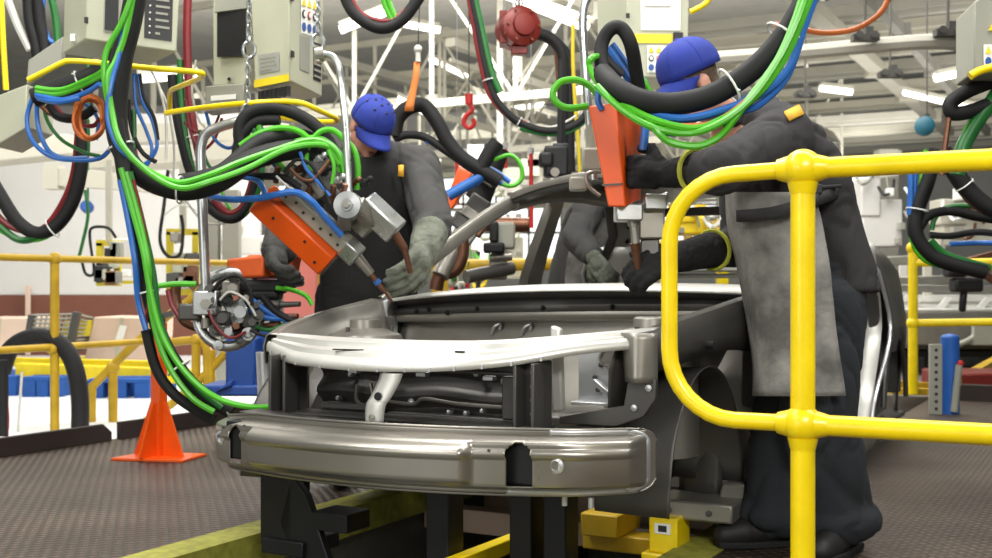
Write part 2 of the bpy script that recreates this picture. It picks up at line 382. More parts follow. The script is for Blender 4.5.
mb.tube(cr(px([(640, 62, 12.), (720, 58, 11.5), (800, 52, 11), (880, 45, 10.6), (940, 42, 10.4), (992, 50, 10.6), (1040, 70, 11)]), 8), .07, 8)
single(mb, 'crane_track', 'roof_grey', 'curved grey overhead crane track bending down near the frame edge', 'crane track', P(880, 45, 10.6))
for i, (x, y, d) in enumerate(((865, 38, 10.5), (948, 33, 10.3), (805, 95, 13), (890, 75, 12))):
    mb = MB(); p = P(x, y, d); mb.box(p, (.24, .10, .06)); mb.box(p+V((.03, 0, .06)), (.07, .08, .08)); mb.cyl(p+V((-.07,-.07,.02)), p+V((-.07,.07,.02)), .035, n=12); mb.cyl(p+V((.07,-.07,.02)), p+V((.07,.07,.02)), .035, n=12)
    mb.cyl(p+V((0,0,.06)), V((p.x, p.y, 8.1)), .012, n=6); single(mb, 'trolley', 'steel_dark', ['dark trolley on the curved track above the yellow shoulder patch', 'dark trolley near the far end of the curved track', 'dark trolley below the first cross beams near the shoulder', 'dark trolley where the wide rail meets the beams'][i], 'trolley', p)
# lamps
LP = [((505,-6,14),(585,26,12)),((140,78,13),(196,74,13)),((340,30,15),(385,12,15)),((395,22,17),(440,30,17)),((430,58,20),(470,78,20)),((398,98,18),(425,112,18)),((640,18,17),(660,8,17)),
      ((935,78,15),(992,66,15)),((905,92,17),(975,108,16)),((820,88,19),(852,92,19)),((215,30,16),(250,40,16)),((500,110,24),(545,104,24)),((400,150,22),(440,162,22)),((960,40,12.5),(1000,36,12.5))]
LN = ['beside the red drum','above the brown wall band','above the cap of the gripping worker','by the second truss post','below the hanging hoses at the top','beside the orange strap','by the tall beige cabinet','near the grey cabinet at the frame edge','above the teal balancer','between the cross beams','behind the two hanging cabinets','far down the hall over the long hanging loop','low down behind the gripping worker','at the end of the curved track']
for (a, b), nm in zip(LP, LN):
    A = P(*a); B = P(*b); t = thing('ceiling_light', 'long fluorescent ceiling light %s' % nm, 'ceiling light', (A+B)/2)
    mb = MB(); mb.bar(A+V((0,0,.06)), B+V((0,0,.06)), .22, .05); build(mb, 'housing', 'roof_white', t)
    mb = MB(); mb.cyl(A, B, .055, n=10); build(mb, 'lamp_tube', 'lamp_glow', t)
# white duct low over the wall
mb = MB(); mb.bar(P(-40,158,12), P(75,146,12), .35, .22); single(mb, 'duct', 'roof_white', 'white air duct above the far left white wall', 'duct', P(20,152,12), bevel=.02)
mb = MB(); mb.bar(P(52,177,11), P(150,184,11), .16, .16); mb.box(P(54,177,11), (.14,.2,.24)); single(mb, 'duct', 'roof_white', 'short white duct with a square end plate by the hanging hoses', 'duct', P(100,180,11))
mb = MB(); mb.bar(P(100,163,12), P(285,150,11), .5, .16); mb.bar(P(120,135,13), P(280,132,12), .3, .2); single(mb, 'duct', 'roof_white', 'wide white double duct behind the green hoses', 'duct', P(190,155,12))
# ================================================================ the car body
CAR = thing('car', 'bare unpainted steel car without doors standing over the pit', 'car', CARO, YAW)
def cb(mb, name, m, parent=None, **kw): return build(mb, name, m, parent or CAR, world=False, **kw)
def B(*a):
    m = MB(); u0,u1,v0,v1,z0,z1 = a
    return m.hexa([V(p) for p in ((u0,v0,z0),(u1,v0,z0),(u1,v1,z0),(u0,v1,z0),(u0,v0,z1),(u1,v0,z1),(u1,v1,z1),(u0,v1,z1))])
def addbox(m, *a):
    q = B(*a); m.add(q.v, q.f); return m
def sm(a, b, x):
    t = min(max((x-a)/(b-a), 0), 1); return t*t*(3-2*t)
# --- bumper beam: stamped hat section, bowed, with rounded flanged ends
us = [-.80+1.60*i/400 for i in range(401)]
NT = 61; rows = []; skip = set()
def bump_v(u): return -.085+.34*u*u+.80*max(0, abs(u)-.6)**1.5+.045*sm(.5, .8, -u)
def bump_z(u, t):
    zc = .383+.006*u-.022*sm(.4, .8, -u); return zc+t*.096*(1-.10*abs(u)**3)*(1-.10*sm(.4, .8, -u))
def bump_d(u, t):
    e = (.80-abs(u))
    base = sm(.018, .040, e)                         # raised part ends before the flanged end
    h = (1-sm(.60, .80, abs(t+.02)))                # height of raised band
    d = .055*base*h
    slope = sm(.72, .30, t)                          # face falls back under the upper ridge
    c = (1-sm(.375, .40, abs(u+.02)))                # deeper centre
    d += .030*c*(1-sm(.42, .62, abs(t+.02)))
    d += .008*(1-sm(.03, .16, abs(t-.28)))*base
    d += .010*max(0, 1-(t/.6)**2)*sm(.58, .68, abs(u))*base
    return d
for j in range(NT):
    t = -1+2*j/(NT-1); r = []
    for u in us:
        zt = t
        if .80-abs(u) < .06:                          # rounded corners
            q = .80-abs(u); lim = 1-(1-math.sqrt(max(0, 1-((.06-q)/.06)**2)))*.42; zt = max(-lim, min(lim, t))
        v = bump_v(u)-bump_d(u, t)
        if abs(t) > .965: v -= .006
        r.append(V((u, v, bump_z(u, zt))))
    rows.append(r)
for j in range(NT-1):
    t = -1+2*(j+.5)/(NT-1)
    for i in range(400):
        u = (us[i]+us[i+1])/2
        if abs(abs(u)-.5) < .034 and -.62 < t < .60:
            k = .034 if t < .26 else .034*math.sqrt(max(0, 1-((t-.26)/.34)**2))
            if abs(abs(u)-.5) < k: skip.add((j, i))
mb = MB(); mb.grid(rows, True, skip)
bump = cb(mb, 'bumper_beam', 'steel_bumper', solid=.004, offs=1)
for s in (-1, 1):
    m = MB(); u = s*.60; v = bump_v(u)-bump_d(u, -.1); m.lathe((u, v-.001, .385), (0, -1, 0), [(.022, 0), (.022, .006), (.014, .010), (.013, .002), (0, .002)], 18)
    cb(m, 'tow_eye_boss', 'steel_light', bump)
    for (du, dz) in ((-.075, .03), (-.075, -.02), (.05, .045), (.05, -.005), (.05, -.045)):
        m = MB(); u = s*.5+du; v = bump_v(u)-bump_d(u, dz/.096); m.cyl((u, v+.002, .392+dz), (u, v-.003, .392+dz), .005, n=8); cb(m, 'rivet', 'steel_dark', bump)
    # crash box end in black, standing in for the shade inside the opening
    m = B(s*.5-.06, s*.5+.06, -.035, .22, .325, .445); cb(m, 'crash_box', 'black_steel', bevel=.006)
for s in (1,):   # end flange in lighter steel, painting in how it catches the light
    pth = []
    for i in range(26): pth.append((.56+.226*i/25, .955))
    for i in range(9): a = math.pi/2*(i/8); pth.append((.745+.045*math.sin(a), .955-.42*(1-math.cos(a))))
    for i in range(9): a = math.pi/2*(i/8); pth.append((.745+.045*math.cos(a), -.535-.42*math.sin(a)))
    for i in range(26): pth.append((.745-.30*i/25, -.955))
    pth = [(u, t) for k, (u, t) in enumerate(pth) if not (u > .75 and abs(t) > .95 and k < 26)]
    ctr = (.66, 0); r0 = []; r1 = []
    for u, t in pth:
        r0.append(V((s*u, bump_v(s*u)-bump_d(s*u, t)-.008, bump_z(s*u, t))))
        u2 = u-(.020 if u > .744 else 0)*(1 if abs(t) < .6 else .5); t2 = t*.82 if abs(t) > .5 else t
        r1.append(V((s*u2, bump_v(s*u2)-.006, bump_z(s*u2, t2))))
    m = MB(); m.grid([r0, r1]); cb(m, 'end_flange', 'steel_light', bump, solid=.003)
m = MB(); rows = []
for j in range(3): rows.append([V((u, bump_v(u)+.05*j+.004, .392-.075+.001*j)) for u in us[60:-60:10]])
m.grid(rows); rows = []
for j in range(3): rows.append([V((u, bump_v(u)+.05*j+.004, .392+.075)) for u in us[60:-60:10]])
m.grid(rows); cb(m, 'beam_flange', 'steel_dark', solid=.003)
for u in (.585, .665):
    m = MB(); m.cyl((u, .06, .29), (u, .06, .262), .008, n=8); cb(m, 'bolt', 'steel_light', bump)
# --- upper radiator support
Fp = [(-.67,.30,.675),(-.52,.18,.662),(-.35,.06,.652),(-.1,0,.646),(.1,0,.648),(.25,.03,.655),(.40,.10,.670),(.55,.20,.698),(.72,.34,.718)]
Rp = [(-.64,.34,.70),(-.5,.30,.70),(-.3,.22,.70),(-.05,.17,.70),(.12,.17,.70),(.28,.18,.703),(.42,.24,.712),(.56,.33,.724),(.72,.45,.74)]
Fs = cr(Fp, 6); Rs = cr(Rp, 6)
prof = [(0, -.025), (.0, .0), (.08, .010), (.30, .010), (.37, -.008), (.46, -.010), (.52, .004), (.66, .004), (.72, -.010), (.80, -.010), (.86, .002), (.97, -.002), (1.0, -.008), (1.02, -.012), (1.03, -.026)]
rows = [[Rs[i].lerp(Fs[i], s)+V((0, 0, dz)) for i in range(len(Fs))] for s, dz in prof]
mb = MB(); mb.grid(rows); sup = cb(mb, 'radiator_support', 'zinc_white', solid=.003)
for i in range(3, len(Fs)-8, 3):
    m = MB(); p = Fs[i]+V((0, -.006, -.022)); m.box(p, (.007, .006, .012)); cb(m, 'clip', 'steel_light', sup)
for i in (16, 29):
    p = Rs[i].lerp(Fs[i], .62); m = MB(); m.box(p+V((0,0,.008)), (.11 if i == 16 else .03, .012, .004), Matrix.Rotation(.1, 3, 'Z')); cb(m, 'slot', 'interior_black', sup, bevel=.001)
# --- hood latch support in front of the radiator
def strip(pts, w0, w1, th=.004):
    rows = [[], []]; n = len(pts)
    L = [[], [], []]
    for i, p in enumerate(pts):
        w = w0+(w1-w0)*i/(n-1); q = V(p)
        L[0].append(q+V((-w, .006, 0))); L[1].append(q); L[2].append(q+V((w, .006, 0)))
    m = MB(); m.grid([[L[0][i], L[1][i]+V((-w0*.5, -.004, 0)), L[1][i]+V((w0*.5, -.004, 0)), L[2][i]] for i in range(n)]); return m
lat = cb(strip(cr([(.045,.0,.615),(.04,-.005,.59),(.022,-.02,.545),(.01,-.03,.52),(.006,-.032,.47)], 4), .040, .032), 'latch_support', 'zinc_white', solid=.004)
m = MB(); m.lathe((.022, -.030, .548), (0,-1,.25), [(.012,0),(.012,.004),(.010,.006),(0,.006)], 16); cb(m, 'hole', 'interior_black', lat)
m = MB(); m.lathe((.006, -.040, .486), (0,-1,0), [(.009,0),(.009,.004),(0,.005)], 14); cb(m, 'bolt', 'steel', lat)
# --- front frame behind the support
def panel(poly, v, th, holes=()):
    m = MB(); m.prism([V((p[0], v, p[1])) for p in poly], (0, th, 0)); return m
for u0, u1, m_ in ((-.50, -.43, 'steel_dark'), (.40, .47, 'steel_dark')):
    m = B(u0, u1, .16, .22, .43, .655); addbox(m, u0, u0+.012, .10, .18, .43, .65); addbox(m, u1-.012, u1, .10, .18, .43, .65)
    o = cb(m, 'radiator_post', m_, bevel=.003)
    for k in range(5):
        q = MB(); q.cyl(((u0+u1)/2, .161, .46+k*.04), ((u0+u1)/2, .154, .46+k*.04), .006, n=8); cb(q, 'rivet', 'steel', o)
m = B(-.43, .40, .17, .23, .615, .655); addbox(m, -.43, .40, .14, .17, .61, .62); cb(m, 'upper_crossbar', 'steel_dark', bevel=.004)
m = B(-.50, .47, .14, .24, .425, .465); addbox(m, -.50, .47, .12, .14, .455, .465); o = cb(m, 'lower_crossbar', 'steel_dark', bevel=.006)
m = MB(); m.grid([[V((-.44+.86*i/40, .30+.02*math.sin(j*.9), .45+.17*j/12+.006*math.sin(i*.35))) for i in range(41)] for j in range(13)]); cb(m, 'cooling_panel', 'steel_dark', solid=.004)
m = MB(); m.tube(cr([(-.15,.27,.50),(-.05,.27,.495),(.0,.26,.515),(.12,.26,.505),(.25,.26,.502),(.36,.26,.50)], 5), .006, 8); cb(m, 'brake_pipe', 'steel')
m = MB(); m.tube(cr([(-.26,.26,.55),(-.255,.25,.50),(-.22,.25,.485),(-.19,.25,.51),(-.2,.25,.56)], 5), .006, 8); cb(m, 'tow_loop', 'steel')
for (u, z, r) in ((-.06,.50,.012),(.08,.475,.007),(.14,.475,.007),(.2,.485,.007),(-.3,.58,.008),(-.35,.50,.008),(.28,.58,.012),(.33,.56,.008),(-.16,.59,.008),(.18,.60,.01)):
    m = MB(); m.lathe((u, .278, z), (0,-1,0), [(r,-.02),(r,.004),(r*.5,.008),(0,.008)], 12); cb(m, 'bolt', 'steel_light')
for a_ in ((-.12, .34, .225, .27, .44, .47), (-.38, -.16, .22, .27, .47, .49), (.3, .36, .22, .29, .47, .60), (-.34, -.12, .24, .27, .60, .612)): cb(B(*a_), 'bracket', 'steel_dark', bevel=.004)
# clips shining on the panel
for (u, z) in ((-.24, .605), (.02, .603), (.26, .60)):
    m = B(u-.018, u+.018, .205, .23, z-.014, z); cb(m, 'clip', 'steel_light', bevel=.002)
# --- long front rails
for s in (-1, 1):
    m = B(s*.5-.05, s*.5+.05, .10, 1.25, .30, .43); o = cb(m, 'frame_rail', 'steel_dark', bevel=.012)
    # strut tower
    c = (s*.575, .76, 0); zt = .745 if s < 0 else .765
    m = MB(); m.lathe(c, (0,0,1), [(.16, .32), (.15, zt-.10), (.135, zt-.055), (.085, zt-.035), (.062, zt-.03), (.060, zt), (.052, zt+.006), (.03, zt+.006), (.028, zt-.02), (0, zt-.02)], 32)
    tw = cb(m, 'strut_tower', 'steel', solid=.0)
    for k in range(3):
        a = k*2.1+.4; q = MB(); q.cyl((c[0]+.10*math.cos(a), c[1]+.10*math.sin(a), zt-.05), (c[0]+.10*math.cos(a), c[1]+.10*math.sin(a), zt-.025), .008, n=8); cb(q, 'stud', 'steel_dark', tw)
    # apron: inner wall of the wing
    zs = 0 if s < 0 else .028
    top = cr([(s*.70,.33,.705+zs*.6),(s*.76,.5,.735+zs*.8),(s*.815,.8,.775+zs),(s*.85,1.18,.82+zs)], 6)
    bot = cr([(s*.70,.33,.60),(s*.765,.5,.635),(s*.825,.8,.665),(s*.85,1.18,.63)], 6)
    rows = [[p+V((-s*.065, 0, -.004)) for p in top], [p+V((-s*.012, 0, .0)) for p in top], [p+V((0, 0, -.010)) for p in top], [top[i].lerp(bot[i], .45)+V((s*.012, 0, 0)) for i in range(len(top))], bot]
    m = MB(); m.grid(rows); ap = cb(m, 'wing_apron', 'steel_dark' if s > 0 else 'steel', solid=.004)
    for (v, z) in ((1.12, .76), (1.12, .69)):
        q = B(s*.853-.004, s*.853+.008, v-.006, v+.006, z-.02, z+.02); cb(q, 'slot', 'steel_light', ap)
    q = MB(); q.bar((s*.86, .98, .735+zs), (s*.86, 1.15, .74+zs), .03, .012); cb(q, 'rib', 'steel_dark', ap, bevel=.004)
    for (v, z) in ((.62, .69), (.9, .70)):
        q = MB(); q.cyl((s*.81, v, z), (s*.835, v, z), .012, n=12); cb(q, 'hole', 'interior_black', ap)
    top2 = [p+V((-s*.065, 0, -.004)) for p in top]; rows = [top2, [p+V((-s*.03, 0, -.10)) for p in top2], [V((s*.60, p.y, .45)) for p in top2]]
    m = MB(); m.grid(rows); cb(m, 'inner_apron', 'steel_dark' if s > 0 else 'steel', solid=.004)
    # wheel arch liner
    rows = []
    for i in range(25):
        a = math.pi*(.0+1.0*i/24); rows.append([V((s*u_, .68-.37*math.cos(a)*k, .20+.42*math.sin(a)*k)) for u_, k in ((.80, 1.0), (.79, .985), (.62, .97), (.56, .95), (.555, .75), (.555, .4))])
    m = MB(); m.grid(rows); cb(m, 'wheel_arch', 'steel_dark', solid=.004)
    # side of the nose, headlamp area
    if s > 0:
        m = panel([(.669,.60),(.756,.60),(.756,.545),(.718,.49),(.631,.457),(.444,.455),(.444,.475),(.58,.505),(.655,.52)], .32, .02); addbox(m, .444, .62, .34, .46, .455, .468)
        q = MB(); q.grid([[V((.655+.10*k/8-.012*j/8*(1-k/8), .335-.05*math.sin(math.pi*k/8)*(1-.3*j/8), .59+.145*j/8)) for k in range(9)] for j in range(9)]); cb(q, 'tower_side', 'steel', solid=.004)
    else: m = panel([(-.50,.65), (-.50,.45), (-.56,.45), (-.60,.55), (-.60,.66)], .30, .02)
    o = cb(m, 'headlamp_panel', 'steel_dark', bevel=.003)
    for (u, z) in ((.69, .515), (.735, .575)) if s > 0 else ((.55, .50),):
        q = MB(); q.lathe((s*u, .318 if s > 0 else .30, z), (0,-1,0), [(.010,0),(.010,.005),(0,.007)], 12); cb(q, 'bolt', 'steel_light' , o)
    # door pillar, sill, floor
    m = MB(); m.prism([(s*.76,1.14,.06),(s*.84,1.14,.06),(s*.84,1.14,.62),(s*.85,1.18,.80),(s*.76,1.18,.82)], (0,.09,0)); cb(m, 'door_pillar', 'steel_light', bevel=.006)
    m = MB(); m.prism([(s*.70,1.0,.05),(s*.84,1.0,.05),(s*.86,1.0,.10),(s*.84,1.0,.20),(s*.74,1.0,.20)], (0,2.2,0)); cb(m, 'sill', 'steel', bevel=.01)
    m = B(min(s*.54, s*.82), max(s*.54, s*.82), .86, 1.06, .085, .15); o = cb(m, 'jacking_plate', 'steel', bevel=.008)
    for u in (.60, .74):
        q = MB(); q.lathe((s*u, .86, .115), (0,-1,0), [(.011,0),(.011,.005),(0,.006)], 12); cb(q, 'bolt', 'steel_dark', o)
    # toe board corner seen through the arch
    m = MB(); m.grid([[V((s*(.56+.17*i/6), 1.08-.05*math.sin(i/6*2.2), .12+.45*j/6)) for i in range(7)] for j in range(7)]); cb(m, 'toe_board', 'steel_dark', solid=.004)
    # roof side: windscreen pillar, roof rail, rear quarter frame
    def sect(pts, a, b, nm, m_, parent=None):
        pts = cr(pts, 5); rings = []
        for i, p in enumerate(pts):
            t = (pts[min(i+1, len(pts)-1)]-pts[max(i-1, 0)]).normalized(); x = V((s, 0, 0)); x = (x-t*x.dot(t)).normalized(); y = t.cross(x)
            rings.append([p+x*a*ca+y*b*sa for ca, sa in ((-1,-.6),(-.55,-1),(.5,-1),(1,-.5),(1,.25),(.55,.45),(.55,1),(-.5,1),(-1,.5))])
        q = MB(); q.loft(rings, False); return cb(q, nm, m_, parent, bevel=.003)
    sect([(s*.81,1.22,.80),(s*.77,1.42,.94),(s*.68,1.72,1.13),(s*.60,2.0,1.275)], .024, .034, 'windscreen_pillar', 'steel')
    sect([(s*.60,2.0,1.275),(s*.585,2.25,1.325),(s*.575,2.6,1.355),(s*.575,3.1,1.36),(s*.59,3.5,1.33)], .04, .045, 'roof_rail', 'steel')
    bp = cr([(s*.60,2.50,1.34),(s*.66,2.50,1.18),(s*.74,2.53,1.0),(s*.80,2.57,.80),(s*.81,2.60,.15)], 5)
    q = MB(); q.loft([[p+V((-s*.03,-.05-.05*(i/len(bp)),0)), p+V((s*.02,-.06-.05*(i/len(bp)),0)), p+V((s*.035,0,0)), p+V((s*.02,.06+.05*(i/len(bp)),0)), p+V((-s*.03,.05+.05*(i/len(bp)),0))] for i, p in enumerate(bp)], False); cb(q, 'door_post', 'steel', bevel=.004)
    # C-pillar with lightening holes
    poly = [(3.10,1.32),(3.62,1.32),(3.80,1.02),(3.95,.80),(3.70,.20),(3.42,.20),(3.54,.60),(3.42,.90),(3.28,1.16)]
    q = MB(); q.prism([V((s*(.60+.22*sm(1.30,.85,z)), v, z)) for v, z in poly], (-s*.06, 0, 0)); cp = cb(q, 'rear_pillar', 'steel_dark', bevel=.008)
    for (v, z, a, b) in ((3.60,1.05,.05,.05),(3.48,1.14,.035,.03),(3.4,1.22,.03,.025),(3.62,.86,.05,.06)):
        h = MB(); uu = s*(.60+.22*sm(1.30,.85,z)); h.box((uu-s*.03, v, z), (.068, a, b)); cb(h, 'hole', 'interior_black', cp, bevel=.006)
    # rear quarter: skin and bright door jamb
    NR = 15; rows = []
    lead = cr([(3.28,1.10),(3.36,.95),(3.46,.80),(3.50,.66),(3.42,.52),(3.30,.38),(3.22,.26),(3.18,.12)], 2)
    for (lv, z) in lead:
        r = []
        for k in range(7):
            v = lv+(4.34-lv)*k/6; uu = .82+.050*math.exp(-((z-.62)/.28)**2)-.20*sm(.93, 1.25, z)-.10*sm(4.0, 4.5, v)
            r.append(V((s*uu, v, z)))
        rows.append(r)
    q = MB(); q.grid(rows, True, {(i, k) for i in range(len(rows)-1) for k in range(1, 5) if rows[i][k].z < .60 and (rows[i][k].y-3.76)**2+(rows[i][k].z-.26)**2 < .36**2}); qp = cb(q, 'rear_quarter', 'steel_dark', solid=.006)
    q = MB(); q.grid([[V((s*(.83-.34*k/4), lv+.01+.05*math.sin(k/4*1.6), z)) for k in range(5)] for lv, z in lead]); cb(q, 'door_jamb', 'zinc_white', qp, solid=.004)
    q = MB(); q.tube([V((s*(.83+.046*math.exp(-((z-.62)/.28)**2)-.20*sm(.93,1.25,z)), lv-.004, z)) for lv, z in lead], .011, 8); cb(q, 'jamb_flange', 'steel_light', qp)
    q = MB(); q.tube([V((s*.855, 3.76-.36*math.cos(math.pi*i/16), .24+.36*math.sin(math.pi*i/16))) for i in range(17)], .014, 8); cb(q, 'wheel_lip', 'steel_dark', qp)
# light plate and white strip beside the right rail
m = panel([(.40,.50),(.57,.50),(.57,.66),(.40,.68)], .56, .006); addbox(m, .40, .57, .50, .56, .495, .505); o = cb(m, 'tray_plate', 'steel_light', bevel=.002)
for (u, z) in ((.46,.58),(.48,.62),(.52,.6),(.47,.54)):
    q = MB(); q.lathe((u, .56, z), (0,-1,0), [(.008,0),(.008,.006),(0,.008)], 10); cb(q, 'bolt', 'steel_dark', o)
q = MB(); q.lathe((.51,.55,.645), (0,-1,0), [(.03,0),(.03,.012),(.024,.012),(.022,0),(0,0)], 20); cb(q, 'boss', 'steel', o)
q = MB(); q.bar((.47,.53,.57), (.535,.50,.535), .018, .018); cb(q, 'bracket', 'steel_light', o, bevel=.003)
m = MB(); m.prism([(.438,.28,.49),(.475,.28,.50),(.466,.28,.745),(.432,.28,.755)], (0,.03,0)); cb(m, 'guide_fin', 'zinc_white', bevel=.008)
m = MB(); m.tube(cr([(.50,.50,.47),(.54,.46,.465),(.6,.45,.48),(.63,.44,.50)], 4), .010, 8); cb(m, 'pipe', 'steel_light')
m = B(.42,.575,.40,.55,.44,.47); cb(m, 'battery_tray', 'steel', bevel=.006)
# --- cowl, bulkhead, bay
def arc(u, ve, vc, ze, zc): k = 1-(u/.85)**2; return V((u, ve+(vc-ve)*k, ze+(zc-ze)*k))
U = [-.85+1.7*i/30 for i in range(31)]
tilt = lambda u: .022*u
def row(ve, vc, ze, zc): return [arc(u, ve, vc, ze, zc)+V((0,0,tilt(u))) for u in U]
m = MB(); m.grid([row(1.62,1.50,.850,.882), row(1.40,1.25,.842,.880), row(1.27,1.07,.832,.864), row(1.255,1.05,.824,.857), row(1.252,1.048,.818,.852)]); cow = cb(m, 'cowl', 'zinc_white', solid=.004)
m = MB(); m.grid([row(1.265,1.06,.820,.855), row(1.30,1.12,.800,.832), row(1.31,1.14,.795,.826), row(1.26,1.12,.785,.800), row(1.26,1.12,.765,.775)]); cb(m, 'plenum', 'steel_dark', solid=.004)
m = MB(); m.grid([row(1.26,1.12,.767,.777), row(1.27,1.14,.74,.745), row(1.32,1.22,.735,.735), row(1.30,1.20,.64,.64), row(1.18,1.12,.45,.45), row(1.1,1.05,.25,.25)]); bh = cb(m, 'bulkhead', 'steel', solid=.004)
for (u, z) in ((-.62,.782),(-.55,.79),(-.30,.79),(.0,.79),(.28,.79),(-.45,.775),(.5,.79)):
    p = arc(u, 1.26, 1.12, z, z); q = MB(); q.lathe(p+V((0,-.002,tilt(u))), (0,-1,0), [(.010,0),(.010,.006),(.004,.016),(0,.016)], 10); cb(q, 'stud', 'interior_black', bh)
for u in (-.26, -.12):
    p = arc(u, 1.32, 1.22, .70, .70); q = MB(); q.tube(cr([p+V((-.02,-.02,-.02)), p+V((.0,-.03,.01)), p+V((.025,-.025,.022)), p+V((.02,-.02,.0))], 4), .006, 8); cb(q, 'hook', 'steel_light', bh)
m = B(-.50,.50,.95,1.05,.30,.40); cb(m, 'subframe', 'steel_dark', bevel=.01)
m = B(-.84,.84,1.1,4.2,.12,.15); addbox(m, -.10,.10,1.1,3.2,.15,.30); cb(m, 'floor_pan', 'steel_dark', bevel=.01)
# --- roof
rows = []
for v_, dz in ((1.84,-.03),(1.85,.0),(1.95,.02),(2.2,.05),(2.6,.07),(3.0,.075),(3.4,.05),(3.55,.0)):
    rows.append([V((u, v_+(.13*(u/.6)**2 if v_ < 2.3 else 0), 1.355+dz+.03*(1-(u/.6)**2)-.045*(u/.6)**2*(1 if v_<2.3 else .4))) for u in [-.6+1.2*i/24 for i in range(25)]])
m = MB(); m.grid(rows); cb(m, 'roof_panel', 'steel', solid=.004)
rows = [[V((u, v_+.13*(u/.6)**2, 1.342+dz+.03*(1-(u/.6)**2)-.045*(u/.6)**2)) for u in [-.6+1.2*i/24 for i in range(25)]] for v_, dz in ((1.845,-.005),(1.86,-.035),(1.95,-.03),(2.0,-.01))]
m = MB(); m.grid(rows); cb(m, 'roof_header', 'steel_dark', solid=.004)
m = B(-.6,.6,3.5,3.56,1.28,1.33); cb(m, 'roof_rear_header', 'steel_dark', bevel=.008)
m = B(-.8,.8,3.6,4.0,.86,.88); addbox(m, -.8,.8,4.2,4.3,.25,.86); cb(m, 'rear_shelf', 'steel_dark', bevel=.006)
m = B(-.55,-.35,.33,.38,.63,.67); cb(m, 'hinge_bracket', 'steel', bevel=.004)

# ---------------------------------------------------------------- skid carrier below the car
SK = thing('skid_carrier', 'black and yellow steel carrier under the car body in the pit', 'carrier', C(0, 1.2, -.55), YAW)
def sk(mb, name, m, **kw):
    mb.v = [CARM @ V(p) for p in mb.v]; return build(mb, name, m, SK, **kw)
for s in (-1, 1):
    m = B(s*.42-.03, s*.42+.03, .75, 2.9, -.42, -.32); sk(m, 'rail', 'black_steel', bevel=.006)
    m = B(s*.42-.045, s*.42+.045, .9, .98, -.55, -.42); sk(m, 'leg', 'black_steel', bevel=.006)
    m = B(s*.42-.045, s*.42+.045, 2.3, 2.4, -.55, -.42); sk(m, 'leg', 'black_steel', bevel=.006)
m = B(-.55, -.42, .12, .22, .02, .30); addbox(m, -.53, -.36, .10, .30, .0, .05); m.prism([(-.42,.12,.26),(-.36,.12,.20),(-.22,.12,-.12),(-.34,.12,-.12),(-.47,.12,.10)], (0,.03,0)); addbox(m, -.34,-.20,.12,.25,.09,.15); sk(m, 'front_arm', 'black_steel', bevel=.004)
m = B(-.02, .065, .30, .40, -.55, .30); sk(m, 'post', 'black_steel', bevel=.006)
m = B(-.13, -.075, .55, .62, -.55, .30); sk(m, 'post', 'black_steel', bevel=.004); m = B(.12, .15, .75, .80, -.20, .20); sk(m, 'post', 'black_steel', bevel=.004)
m = B(.22, .30, .42, .52, -.3, .30); addbox(m, .34, .42, .42, .52, -.3, .30); addbox(m, .20, .48, .38, .56, -.33, -.28); sk(m, 'front_column', 'black_steel', bevel=.006)
m = B(.26, .74, .90, 1.0, -.06, .0); addbox(m, .28, .42, .84, 1.06, .0, .08); sk(m, 'cross_beam', 'yellow_worn', bevel=.006)
m = B(.55, .65, .80, .93, -.02, .10); addbox(m, .53, .69, .78, .95, -.05, -.02); blk = sk(m, 'jack_block', 'yellow', bevel=.006)
m = B(.572, .628, .797, .7995, .045, .08); sk(m, 'sticker', 'paper')
m = B(.585, .615, .796, .797, .052, .073); sk(m, 'sticker_mark', 'ink')
mb = MB(); mb.bar(P(432,574,3.5), P(526,537,4.1), .05, .05); mb.bar(P(526,537,4.1), P(526,537,4.1)-V((0,0,.5)), .05, .05); single(mb, 'guide_rail', 'yellow', 'yellow steel guide rail running up the pit toward the front column', 'rail', P(526,537,4.1), bevel=.004)
for i, v in enumerate((1.5, 2.05, 3.2)):
    mb = MB(); cbox(mb, -.78, .70, v, v+.10, -.20, -.10); single(mb, 'conveyor_crossbeam', 'cardboard', 'pale conveyor cross beam down in the pit, %s one from the bumper' % ORD[i], 'conveyor beam', C(0, v, -.38), 'conveyor beams in the pit', bevel=.004)
# ================================================================ guard rails
def rail_thing(label, loc, group=None): return thing('guard_rail', label, 'guard rail', loc, YAW, group)
def ballnode(p, r, t, m): q = MB(); q.ball(p, r); return build(q, 'ball_joint', m, t)
# front rail at the walkway
PX = V((.667, 2.5, 0)); RU = V((math.cos(YAW), math.sin(YAW), 0))
GR = rail_thing('bright yellow tubular guard rail with ball joints in front of the leaning worker', PX)
zt, zb = 1.127, .572; R = .0262
for n_, p0, p1 in (('post', (0,0,-.02), (0,0,zt)),):
    m = MB(); m.cyl(PX+V(p0), PX+V(p1), R, n=24); build(m, 'post', 'yellow', GR)
loop = [V((0,0,zt)), RU*-.08+V((0,0,zt-.002))]
for k in range(9):
    a = math.pi/2*k/8; loop.append(RU*(-.150-.155*math.sin(a))+V((0,0,zt-.155+.155*math.cos(a)-.004)))
for k in range(9):
    a = math.pi/2*k/8; loop.append(RU*(-.150-.155*math.cos(a))+V((0,0,zb+.155-.155*math.sin(a))))
loop += [RU*-.08+V((0,0,zb)), V((0,0,zb))]
m = MB(); m.tube([PX+p for p in loop], .0188, 20); build(m, 'end_loop', 'yellow', GR)
